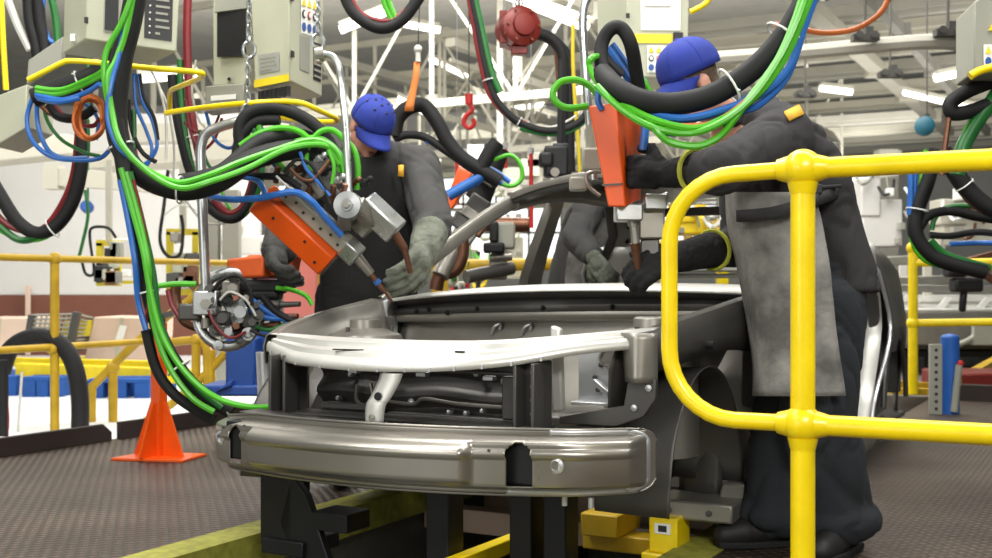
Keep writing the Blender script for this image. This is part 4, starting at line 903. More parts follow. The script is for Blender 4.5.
# balancers, hooks
D = 7.0; o = P(519,28,D); t = thing('spring_balancer', 'dark red round balancer drum hanging from the roof', 'balancer', o)
ax = V((.35,-1,.05)).normalized()
m = MB(); m.lathe(o-ax*.10, ax, [(0,0),(.10,0),(.125,.01),(.125,.07),(.11,.08),(.125,.09),(.122,.16),(.10,.175),(.07,.18),(.065,.20),(.03,.205),(0,.205)], 36); build(m, 'drum', 'red_drum', t)
m = MB(); m.box(o+V((-.09,.04,.0)), (.06,.16,.20)); m.box(o+V((0,0,-.14)), (.10,.08,.05)); build(m, 'bracket', 'red_drum', t, bevel=.006)
m = MB(); m.cyl(o+V((0,0,.12)), o+V((0,0,.55)), .008, n=8); m.tube([o+V((.02*math.cos(q*.6),0,.15+.03*math.sin(q*.6))) for q in range(11)], .007, 6, True); build(m, 'hanger', 'steel_dark', t)
for k in range(6):
    m = MB(); A = k*1.047; p = o+ax*.08; x_ = ax.cross(V((0,0,1))).normalized(); z_ = x_.cross(ax); p = p+x_*.10*math.cos(A)+z_*.10*math.sin(A); m.cyl(p, p+ax*.012, .008, n=8); build(m, 'screw', 'copper', t)
D = 12.; o = P(927,126,D); t = thing('spring_balancer', 'small teal balancer hanging far back over the walkway', 'balancer', o)
m = MB(); m.lathe(o+V((0,.08,0)), (-.3,-1,0), [(0,0),(.09,0),(.10,.02),(.10,.12),(.06,.15),(0,.15)], 24); build(m, 'drum', 'teal', t)
m = MB(); m.cyl(o+V((0,0,.09)), V((o.x,o.y,8.1)), .008, n=6); m.box(o+V((0,0,.1)), (.04,.06,.05)); build(m, 'hanger', 'steel_dark', t)
t = thing('hoist_hook', 'small red hoist hook under the second truss post', 'hook', P(470,118,8.)); D = 8.
m = MB(); m.tube(cr(px([(469,103),(472,110),(466,116),(464,123),(469,128),(474,124),(473,119)], D)), .017, 8); build(m, 'hook', 'red_paint', t)
m = MB(); m.cyl(P(469,104,D), P(469,94,D), .03, n=10); build(m, 'block', 'red_paint', t); m = MB(); m.cyl(P(469,98,D), V((P(469,98,D).x,D,8.1)), .005, n=6); build(m, 'rope', 'steel_dark', t)
for x, y0, y1, nm in ((457,157,205,'beside the dark hanging welding gun'),(505,147,168,'short red rod right of the dark gun cylinder'),(531,152,228,'above the gun head in the windscreen opening'),(481,0,0,'')):
    if y1 == 0: continue
    D = 7.5; t = thing('hanger_rod', 'red hanger rod %s' % nm, 'rod', P(x,y0,D))
    m = MB(); m.cyl(P(x,y0,D), P(x+.5,y1,D), .014, n=10); build(m, 'rod', 'red_paint', t); m = MB(); m.cyl(V((P(x,y0,D).x,D,8.1)), P(x,y0,D), .003, n=6); m.cyl(P(x,y0-4,D), P(x,y0+2,D), .02, n=8); build(m, 'hanger', 'steel_light', t)
t = thing('lifting_strap', 'orange fabric strap carrying the black hose behind the gripping worker', 'strap', P(414,85,5.9)); D = 5.9
m = MB(); m.grid([[P(x-wd,y,D), P(x+wd,y,D)] for x, y, wd in ((417,62,3),(416,75,3.2),(413,92,3.4),(410,104,4.2),(409,111,4.6))]); build(m, 'strap', 'strap_orange', t, solid=.008)
m = MB(); m.cyl(P(418,62,D), P(418,52,D), .014, n=8); m.ball(P(418,49,D), .022); build(m, 'clip', 'white_cable', t); m = MB(); m.cyl(P(418,52,D), P(420,-10,D), .004, n=6); build(m, 'rope', 'steel_dark', t)
# ================================================================ hoses
bundle('thick black hose bundle with bright green hoses swinging from the top to the slanting gun', 4.2, [
 ('k', .040, [(140,-30),(131,20),(121,62),(116,108),(121,146),(142,176),(180,190),(218,182),(252,160,4.3),(290,150,4.4),(322,152,4.5)]),
 ('g', .011, [(134,-10,4.12),(122,22,4.12),(107,50,4.12),(104,75,4.12),(110,110,4.12),(118,140,4.1),(140,165,4.1),(175,182,4.1),(206,176,4.1),(240,162,4.2),(275,150,4.3),(312,140,4.4),(336,150,4.4),(346,178,4.4)]),
 ('g', .011, [(136,-20,4.14),(126,30,4.13),(116,60,4.12),(108,78,4.1),(112,112,4.1),(121,143,4.08),(148,172,4.08),(180,188,4.08),(212,181,4.1),(248,168,4.2),(290,148,4.3),(326,146,4.4),(340,165,4.4)]),
 ('b', .010, [(134,-20,4.16),(126,20,4.14),(118,58,4.12),(111,85,4.1),(108,118,4.1),(118,146,4.1),(135,160,4.1)]),
 ('k', .03, [(180,182,4.25),(220,172,4.3),(260,142,4.4),(300,136,4.5),(330,150,4.6)])],
 [(0,.40,.046),(0,.60,.05)])
bundle('tied hose bundle running down past the orange stand to the bumper', 4.15, [
 ('k', .026, [(116,120),(125,180),(137,240),(150,300),(165,345),(190,382),(215,402),(232,412)]),
 ('g', .0108, [(121,168,4.1),(131,205,4.1),(143,250,4.08),(150,290,4.08),(162,335,4.08),(185,372,4.08),(215,397,4.08),(250,407,4.05),(284,406,4.0)]),
 ('g', .0108, [(126,172,4.1),(138,215,4.1),(148,262,4.08),(150,300,4.1),(158,340,4.1),(172,372,4.1),(192,398,4.1),(214,412,4.1)]),
 ('b', .011, [(120,180,4.12),(128,220,4.12),(135,262,4.1),(138,300,4.12),(146,330,4.12)]),
 ('dg', .011, [(130,172,4.15),(142,220,4.14),(153,270,4.13),(160,320,4.13),(176,360,4.13),(200,390,4.13),(222,408,4.13)]),
 ('k', .02, [(146,330,4.18),(156,368,4.18),(172,392,4.18),(196,410,4.18),(214,420,4.18)]),
 ('r', .007, [(133,180,4.14),(144,230,4.1),(150,280,4.12),(146,325,4.14)])],
 [(0,.42,.04),(0,.66,.045)])
bundle('big dark hose loop at the left frame edge', 5.6, [
 ('k', .033, [(-20,160),(0,195),(18,222),(38,233),(58,224),(74,198),(82,160),(82,120)]),
 ('dg', .018, [(-20,205),(2,228),(20,240),(40,236),(62,222),(78,190),(86,155),(86,120)]),
 ('r', .016, [(-15,200),(4,222),(25,231),(45,227),(64,200),(74,170),(78,130)]),
 ('g', .010, [(-10,225),(15,238),(38,240),(58,230),(70,215)])], [(0,.55,.05)])
bundle('short horizontal bundle of hoses feeding the beige junction box', 4.7, [
 ('k', .04, [(34,98),(55,90),(80,82),(106,68),(125,45)]),
 ('g', .011, [(36,88,4.6),(60,90,4.58),(82,82,4.55),(104,70,4.5),(122,50,4.4)]),
 ('g', .010, [(36,92,4.6),(60,94,4.58),(86,84,4.55),(106,74,4.5)]),
 ('b', .011, [(36,95,4.6),(62,100,4.56),(85,93,4.55),(100,84,4.5)]),
 ('b', .011, [(38,98,4.6),(58,102,4.56),(80,98,4.55)])], [(0,.5,.046)])
bundle('blue hose loops hanging from the beige junction box', 4.8, [
 ('b', .010, [(34,94),(27,118),(32,140),(50,156),(75,160),(100,158),(112,145),(113,130)]),
 ('b', .010, [(37,96),(38,125),(48,150),(64,158),(88,158)]),
 ('b', .008, [(72,96),(88,106),(98,120),(96,140)]),
 ('dg', .008, [(42,100),(48,122),(62,140),(84,152),(100,156)]),
 ('c', .012, [(38,100),(48,112),(66,118),(86,122)]), ('r', .010, [(52,104),(70,120),(92,126),(100,118)]), ('k', .02, [(50,104),(58,116),(78,118),(95,108)])])
t = thing('cable_coil', 'coiled orange cable hanging beside the thick hose', 'cable coil', P(90,117,4.7))
for k in range(6):
    c = P(90, 117+k*.5, 4.7-.01*(k%3)); a_ = (15-1.0*k%4)*4.7/F; b_ = (22-1.2*(k%3))*4.7/F
    m = MB(); m.tube([c+V((a_*math.cos(q*math.pi/14)+.006*math.sin(k), .015*math.sin(q*.4+k), b_*math.sin(q*math.pi/14))) for q in range(28)], .007, 8, True); build(m, 'cable', 'orange_wire', t)
bundle('thin blue and black cable loops beside the display cabinet', 4.9, [
 ('b', .008, [(134,74),(136,105),(146,130),(152,150),(146,166),(132,168)]), ('b', .008, [(138,74),(142,100),(152,120),(157,145),(150,160),(140,166)]),
 ('k', .010, [(128,100),(132,130),(142,152),(156,162)]), ('k', .008, [(140,74),(143,95),(154,118),(158,140)]), ('w', .006, [(152,72),(160,90),(166,120),(166,160)]), ('dg', .010, [(134,110),(134,150),(128,160)])], name='cable_loop', cat='cable')
bundle('dark red and green hose drop behind the silver pole of the low gun', 5.4, [
 ('r', .020, [(188,-10),(187,40),(190,100),(198,150),(210,190),(226,212),(242,208),(252,185),(256,160)]),
 ('dg', .016, [(180,60),(182,110),(190,160),(204,200),(224,216),(244,214),(258,190),(262,165)]),
 ('k', .024, [(172,75),(178,120),(190,170),(208,206),(230,219),(246,208),(256,180)]),
 ('g', .008, [(218,168),(222,192),(232,210),(244,206),(252,186)]), ('w', .006, [(170,170),(186,200),(205,222),(228,222),(248,208)])], [(0,.35,.04)])
bundle('dark hose bundle hanging behind the upper left hoop bar', 5.8, [('k', .03, [(28,-10),(30,20),(36,45),(40,70)]), ('k', .03, [(38,-10),(40,20),(44,40),(46,60)]), ('b', .014, [(44,-5),(42,15),(48,38),(58,44)]), ('w', .02, [(8,0),(18,26),(30,50)]), ('dg', .02, [(52,0),(56,20),(58,45)])])
bundle('black hose loop curling above the slanting gun', 4.5, [
 ('k', .026, [(250,170),(242,148),(240,128),(250,113),(272,108),(296,114),(318,128),(332,148),(336,165)]),
 ('k', .022, [(236,166),(240,140),(256,122),(280,120)]),
 ('b', .010, [(262,128),(266,150),(276,166),(290,172)]), ('g', .014, [(258,122),(264,142),(276,160),(290,176)]), ('dg', .012, [(252,124),(262,150),(270,165)])])
bundle('bright green hoses arching over the slanting gun', 4.42, [
 ('g', .0115, [(226,176),(248,160),(280,147),(312,138),(330,144),(343,160),(343,176)]),
 ('g', .0115, [(310,172),(306,158),(310,144),(320,132),(332,130),(343,138),(354,150),(358,168),(357,190)]),
 ('g', .012, [(240,146),(258,134),(280,128),(300,132),(316,146)]),
 ('g', .012, [(228,170),(262,157),(300,142),(322,140),(338,156),(340,172)])])
bundle('blue hoses running onto the orange housing of the slanting gun', 4.38, [
 ('b', .013, [(196,192,4.5),(225,199,4.4),(260,198,4.35),(292,192,4.33),(310,200,4.33),(326,218,4.36),(342,236,4.38)]),
 ('b', .011, [(236,176,4.5),(256,180,4.45),(264,190,4.4),(266,198,4.35)]), ('k', .014, [(236,174,4.5),(262,176,4.45),(284,178,4.4),(300,188,4.4)])])
bundle('hoses hanging in a short loop at the top centre edge', 5., [
 ('k', .026, [(338,-25),(350,8),(368,24),(386,28),(404,18),(420,-4)]), ('r', .012, [(342,-20),(358,10),(375,20),(392,20),(408,8)]),
 ('g', .012, [(381,-10),(386,8),(396,24),(408,14),(416,-5)]), ('g', .012, [(386,-10),(392,10),(400,22),(412,4)])])
bundle('black hose over the orange strap to the dark hanging gun', 6., [
 ('k', .040, [(394,136),(398,118),(410,107),(424,106),(437,122),(448,142),(462,158),(484,172),(500,182)]),
 ('k', .022, [(394,140),(406,135),(424,137),(442,148),(462,162)]), ('b', .016, [(426,140),(444,148),(466,160),(488,172),(502,184)]), ('b', .014, [(462,152),(480,164),(496,172),(510,182)]),
 ('g', .0115, [(494,160),(510,155),(520,164),(522,178),(512,186),(496,182)]), ('b', .03, [(448,196),(462,188),(476,180),(486,172)]), ('k', .04, [(480,170),(490,152),(498,142)])])
bundle('long dark hose loop with a red hose hanging from the roof past the red drum', 6.6, [
 ('k', .024, [(470,-10),(478,30),(484,62),(492,92),(504,110),(522,124),(545,131),(566,129),(582,120),(590,106)]),
 ('r', .018, [(468,-10),(476,36),(481,62),(488,90),(500,108),(512,118),(526,124)]), ('dg', .022, [(473,-10),(480,22),(486,50),(492,74),(500,92)]),
 ('g', .010, [(474,-10),(482,22),(488,50),(495,78)]), ('w', .007, [(480,56),(486,80),(494,100),(508,118),(530,128),(556,126),(576,116)]), ('dg', .014, [(520,128),(545,134),(568,132),(584,122)])],
 [(0,.30,.034),(0,.55,.032)])
bundle('dark bundle of vertical hoses dropping behind the long hanging loop', 7.2, [
 ('k', .040, [(532,32),(548,37),(560,48),(564,66),(564,100),(563,140),(565,180)]), ('k', .03, [(538,34),(552,40),(568,56),(570,90),(570,140),(571,172)]), ('c', .014, [(556,50),(559,90),(560,140)])])
bundle('yellow chain-like cable hanging beside the dark vertical hoses', 7.0, [('y', .012, [(573,25),(573,60),(575,100),(578,140),(580,176)])], name='hanging_cable', cat='cable')
bundle('thick black hose bundle with green and blue hoses sweeping over the leaning worker', 3.35, [
 ('k', .034, [(824,-30),(806,0),(784,36),(752,70),(712,95),(672,104),(640,100),(616,88,3.4),(602,74,3.5)]),
 ('k', .022, [(612,84,3.5),(602,68,3.52),(602,44,3.55),(611,29,3.55),(622,29,3.55),(631,45,3.55),(636,72,3.6),(640,100,3.65)]),
 ('g', .0108, [(815,-15,3.28),(801,22,3.28),(786,56,3.28),(760,92,3.28),(728,116,3.3),(696,128,3.3),(660,122,3.3),(628,107,3.35),(603,88,3.45),(590,68,3.5),(592,58,3.5),(604,56,3.55)]),
 ('g', .0108, [(810,-15,3.28),(798,20,3.27),(780,58,3.27),(752,98,3.27),(722,122,3.28),(690,133,3.3),(652,127,3.3),(620,108,3.35),(597,86,3.4)]),
 ('g', .0108, [(806,-15,3.29),(794,22,3.28),(776,62,3.28),(748,100,3.28),(735,118,3.28),(720,136,3.3),(698,146,3.3),(670,142,3.3),(654,128,3.3),(640,112,3.35)]),
 ('b', .011, [(818,-10,3.3),(804,28,3.3),(790,66,3.3),(764,92,3.3),(728,108,3.32),(688,118,3.32),(652,114,3.35),(632,102,3.4)]),
 ('b', .011, [(800,42,3.33),(786,78,3.33),(760,104,3.33),(740,112,3.33),(704,126,3.34),(672,133,3.36),(650,124,3.4)]),
 ('b', .010, [(778,70,3.33),(750,96,3.34),(720,112,3.34),(684,120,3.36),(650,118,3.4)]), ('o', .005, [(770,68,3.3),(745,100,3.3),(712,122,3.3),(680,125,3.3)])],
 [(0,.10,.055),(0,.25,.06),(0,.45,.055)])
bundle('blue and black hoses standing up from the upright orange gun', 3.65, [
 ('b', .014, [(608,48),(618,62),(630,80),(640,96),(646,106)]), ('b', .012, [(612,44),(622,58),(636,80),(644,100)]), ('b', .012, [(602,76),(616,84),(630,88)]), ('k', .02, [(600,46),(606,60),(622,76)]),
 ('k', .026, [(600,75),(612,92),(634,104)]), ('o', .005, [(602,65),(610,64),(622,72),(632,78)]), ('b', .013, [(642,112),(645,130),(643,150)]), ('b', .01, [(600,84),(598,100),(602,110)]), ('g', .012, [(636,72),(646,86),(650,96)])])
bundle('bright green hose loop left of the upright orange gun', 3.9, [('g', .012, [(600,98),(590,86),(576,80),(561,82),(553,92),(556,102),(568,108),(588,106)])], name='hose_loop', cat='hose')
bundle('dark hose bundle looping beyond the front rail at the right edge', 6., [
 ('k', .040, [(936,150),(926,185),(917,210),(916,235),(930,255),(952,264),(985,272)]), ('g', .014, [(926,150),(920,190),(914,212),(912,240),(925,260),(950,268)]), ('b', .018, [(911,160),(911,190),(910,215)]), ('b', .014, [(916,160),(914,200)]),
 ('k', .026, [(917,232),(928,216),(950,211),(975,216),(1000,220)]), ('dg', .014, [(932,230),(935,218),(948,207),(975,206),(1000,208)]), ('dg', .02, [(930,240),(945,254),(968,262),(990,268)]), ('k', .018, [(930,235),(950,236),(975,232),(1000,234)]), ('b', .014, [(950,244),(975,243),(1000,243)])],
 [(0,.35,.055)])
bundle('thick black hose crossing down to the right frame edge below the front rail', 5.8, [('k', .045, [(942,150),(955,172),(968,190),(985,205),(1005,214)]), ('c', .012, [(955,178),(965,198),(982,212)])], [(0,.45,.05)])
bundle('black hose loop with green wound hoses under the edge cabinet', 4.6, [
 ('k', .030, [(1005,76),(985,84),(966,92),(951,103),(953,113),(968,112),(985,106),(1005,98)]), ('dg', .03, [(1000,90),(985,110),(972,130),(962,150),(957,175)]), ('g', .010, [(998,100),(984,120),(970,134),(966,144)]), ('g', .010, [(982,112),(974,118),(964,134),(972,142)]), ('c', .012, [(949,118),(947,132),(944,155),(942,175)])])
bundle('thin orange cable drooping between the ceiling beams', 9., [('o', .022, [(775,24),(800,29),(825,33),(852,30),(872,20),(884,8),(890,-6)])], name='hanging_cable', cat='cable')
bundle('thick black hose arching over the long yellow railing', 6.9, [('k', .052, [(2,372),(10,350),(28,338),(48,338),(66,350),(76,372),(80,400),(80,432)])], name='hose', cat='hose')
bundle('thin hoses at the lower left frame edge', 6.6, [('k', .03, [(3,360),(3,395),(3,436)]), ('w', .008, [(22,372),(20,400),(18,432)]), ('r', .008, [(6,390),(8,420),(6,440)])])
bundle('thin grey and green cable loops in front of the far racks', 9., [
 ('k', .014, [(168,170),(164,205),(160,240),(168,256),(180,254),(183,230),(181,215)]), ('dg', .014, [(85,190),(88,215),(82,245),(78,260)]), ('r', .012, [(128,100),(136,150),(140,180)]),
 ('k', .012, [(82,262),(86,274),(94,272),(90,240),(92,228),(108,228),(116,238)]), ('w', .006, [(186,168),(190,190),(200,205)]), ('o', .006, [(130,180),(150,192),(162,196)]), ('w', .006, [(158,230),(165,215),(180,205),(196,210)])], name='cable_loop', cat='cable')
bundle('hoses feeding the low orange gun near the car wing', 4.75, [
 ('b', .012, [(252,300),(268,312),(285,320),(300,324)]), ('k', .016, [(262,296),(276,312),(296,322),(312,324)]), ('g', .010, [(276,288),(292,290),(306,296),(312,305)]), ('dg', .010, [(255,326),(270,330),(290,322)]), ('b', .012, [(250,310),(268,318),(290,318)]), ('g', .012, [(158,286),(175,284),(196,284)]), ('r', .012, [(168,290),(172,305),(180,318)])])

bundle('thin red, white and green cables hanging between the thick hose and the silver pole', 5.1, [
 ('r', .007, [(186,100),(190,130),(200,150),(214,140),(222,118)]), ('b', .008, [(206,112),(214,138),(228,148),(240,140),(246,120)]), ('w', .005, [(150,66),(158,84),(168,108),(174,150),(172,196)]),
 ('w', .005, [(196,60),(192,90),(198,118),(206,128)]), ('dg', .008, [(200,130),(206,160),(220,176),(236,168)]), ('r', .006, [(222,104),(214,126),(196,132),(184,122)])], name='cable_loop', cat='cable')
bundle('thin cables looping across the top of the slanting gun manifold', 4.36, [
 ('k', .007, [(284,172),(296,160),(310,164),(322,182),(330,204)]), ('b', .007, [(300,152),(306,168),(318,182),(330,196)]), ('c', .007, [(290,168),(300,178),(312,180),(322,170),(330,160)]), ('w', .005, [(276,176),(290,188),(306,194),(318,206)]), ('g', .007, [(328,150),(334,166),(332,184)])], name='cable_loop', cat='cable')
bundle('thin grey cables around the low swivel ring', 4.68, [
 ('k', .008, [(212,292),(222,280),(238,276),(250,290),(252,306)]), ('r', .006, [(208,310),(216,326),(230,338),(246,332)]), ('w', .005, [(220,300),(230,292),(246,300),(256,316)]), ('k', .007, [(250,330),(268,336),(284,326),(296,330)])], name='cable_loop', cat='cable')
# ================================================================ people
def head_prims(mb, c, R):
    L = lambda x, y, z: c+R @ V((x, y, z)); b = lambda q, r: mb.ball(L(*q), r, R)
    b((0,-.012,.03), (.075,.094,.085)); b((0,.028,-.045), (.058,.062,.072)); b((0,.066,-.102), (.026,.024,.022)); b((0,.03,-.085), (.05,.05,.035))
    cone(mb, L(0,.086,-.0), .010, L(0,.106,-.036), .014); b((0,.078,.020), (.05,.016,.012)); b((.032,.066,-.03), (.026,.022,.02)); b((-.032,.066,-.03), (.026,.022,.02))
    b((0,.086,-.068), (.024,.011,.007)); b((0,.084,-.080), (.022,.011,.008))
    for s in (-1, 1): b((s*.077,-.010,-.018), (.010,.022,.033)); b((s*.080,-.014,-.004), (.009,.018,.018))
def cap(t, c, R, vents=False):
    L = lambda x, y, z: c+R @ V((x, y, z)); rows = []
    for i in range(11):
        th = math.pi/2*(i/10)*1.06; rows.append([L(.090*math.sin(th)*math.cos(a), -.008+.108*math.sin(th)*math.sin(a), .022+.105*math.cos(th)**.85 if th < math.pi/2 else .022-.012) for a in [2*math.pi*k/32 for k in range(33)]])
    m = MB(); m.grid(rows); cp = build(m, 'cap', 'cap_blue', t, solid=.004)
    rows = []
    for i in range(7):
        f_ = i/6; rows.append([L(.084*math.sin(a)*(1-.10*f_), -.008+.100*math.cos(a)+f_*.078*math.cos(a)**.5 if math.cos(a) > 0 else 0, .016-.030*f_-.022*math.sin(a)**2-.008*f_*f_) for a in [math.radians(-78+156*k/18) for k in range(19)]])
    m = MB(); m.grid(rows); build(m, 'visor', 'cap_blue', cp, solid=.005)
    m = MB(); m.ball(L(0,-.008,.128), (.010,.010,.005), R); build(m, 'button', 'cap_blue', cp)
    for a in range(6):
        m = MB(); m.tube([L(.0915*math.sin(th)*math.cos(a*1.047), -.008+.1095*math.sin(th)*math.sin(a*1.047), .023+.105*max(0, math.cos(th))**.85) for th in [math.pi/2*k/10 for k in range(11)]], .0016, 5); build(m, 'seam', 'cap_blue', cp)
    if vents:
        for a, th in ((.3,.35),(1.2,.45),(2.2,.35),(.0,.72),(.8,.8),(1.6,.78),(2.4,.8),(3.1,.72),(4.2,.5),(5.3,.5),(4.7,.85)):
            q = L(.092*math.sin(th)*math.cos(a), -.008+.110*math.sin(th)*math.sin(a), .0235+.105*math.cos(th)**.85); m = MB(); m.ball(q, .006, nu=8, nv=5); build(m, 'vent_hole', 'ink', cp)
    return cp
def glove(t, name, m_, wrist, hand, palm_n, curl, cuff, rc=.046, side=1, sc=1.0, thumb_up=None):
    """wrist, hand: points; palm_n: direction the palm faces; curl: bend per finger joint; cuff: point up the forearm"""
    wrist = V(wrist); d = (V(hand)-wrist).normalized(); n = V(palm_n); n = (n-d*n.dot(d)).normalized(); x = d.cross(n)*side
    mb = MB(); limb(mb, [V(cuff), wrist], [rc, rc*.80])
    cone(mb, wrist, .034*sc, wrist+d*.055*sc, .036*sc)
    for k, (o, ln) in enumerate(((-.033,.9),(-.011,1.0),(.011,.96),(.032,.78))):
        k0 = wrist+d*.09*sc+x*o*sc; cone(mb, wrist+d*.035*sc+x*o*.7*sc, .022*sc, k0, .0165*sc); p = k0; dd = d.copy()
        for j, l in enumerate((.044,.030,.024)):
            ax = d.cross(n); dd = (math.cos(curl*(j+1))*d+math.sin(curl*(j+1))*n); q = p+dd*l*ln*sc; cone(mb, p, (.0155-.001*j)*sc, q, (.0145-.001*j)*sc); p = q
    p = wrist+d*.03*sc-x*.034*sc; q = p+(d*.55-x*.75+n*.35).normalized()*.045*sc; cone(mb, p, .021*sc, q, .0175*sc); r = q+(d*.8-x*.1+n*.6*(1 if curl > .3 else .2)).normalized()*.036*sc; cone(mb, q, .017*sc, r, .014*sc)
    return blob(mb, name, m_, t, .0055, 3, .004, 22, seed=wrist.x*9)
SKIN = 'skin'
def body(t, c, R, chain_):
    mb = MB(); head_prims(mb, c, R)
    cone(mb, c+R @ V((0,-.025,-.07)), .056, chain_['neck'], .062)
    torso(mb, [(c_, a_*.82, b_*.72) for c_, a_, b_ in chain_['torso']], chain_['side'], chain_['fwd'])
    for k in ('arm_a', 'arm_b'):
        p = chain_[k]; cone(mb, chain_['neck']-V((0,0,.07)), .07, p[0], .062); limb(mb, p, [.052,.040,.030,.03][:len(p)])
        h = p[-1]+(p[-1]-p[-2]).normalized()*.02; cone(mb, p[-1], .026, h, .02)   # hands are inside the gloves
    for k in ('leg_a', 'leg_b'):
        p = chain_[k]; limb(mb, p, [.085,.058,.042]); cone(mb, p[2], .035, p[2]+V((0,0,-.045))+chain_['toe']*.05, .026)
    o = blob(mb, 'body', SKIN, t, .0075, 3)
    L = lambda x, y, z: c+R @ V((x, y, z))
    for s in (-1, 1):
        m = MB(); m.ball(L(s*.030,.076,-.006), .0125, nu=12, nv=8); e = build(m, 'eye', 'eye', t); m = MB(); m.ball(L(s*.030,.0862,-.008), .0045, nu=8, nv=6); build(m, 'iris', 'ink', e)
        m = MB(); m.tube([L(s*(.014+.008*k), .091-.0022*k*k, .018+.002*k) for k in range(5)], .0035, 6); build(m, 'eyebrow', 'hair', t)
    m = MB(); m.tube([L(-.02+.01*k, .0965-.0015*(k-2)**2, -.074) for k in range(5)], .0022, 6); build(m, 'mouth', 'red_hose', t)
    mb = MB(); mb.ball(L(0,-.016,.026), (.0785,.094,.088), R); mb.ball(L(0,-.045,-.02), (.066,.058,.06), R)
    blob(mb, 'hair', 'hair', t, .006, 3, .002, 60, cut=lambda p: (R.transposed() @ (t_inv(t, p)-c)).y > .035 or (R.transposed() @ (t_inv(t, p)-c)).z > .05)
    return o
def t_inv(t, p): return p   # cut() receives world points
def ybasis(fwd, up=(0,0,1)):
    y = V(fwd).normalized(); x = y.cross(V(up)).normalized(); z = x.cross(y); return Matrix((x, y, z)).transposed()
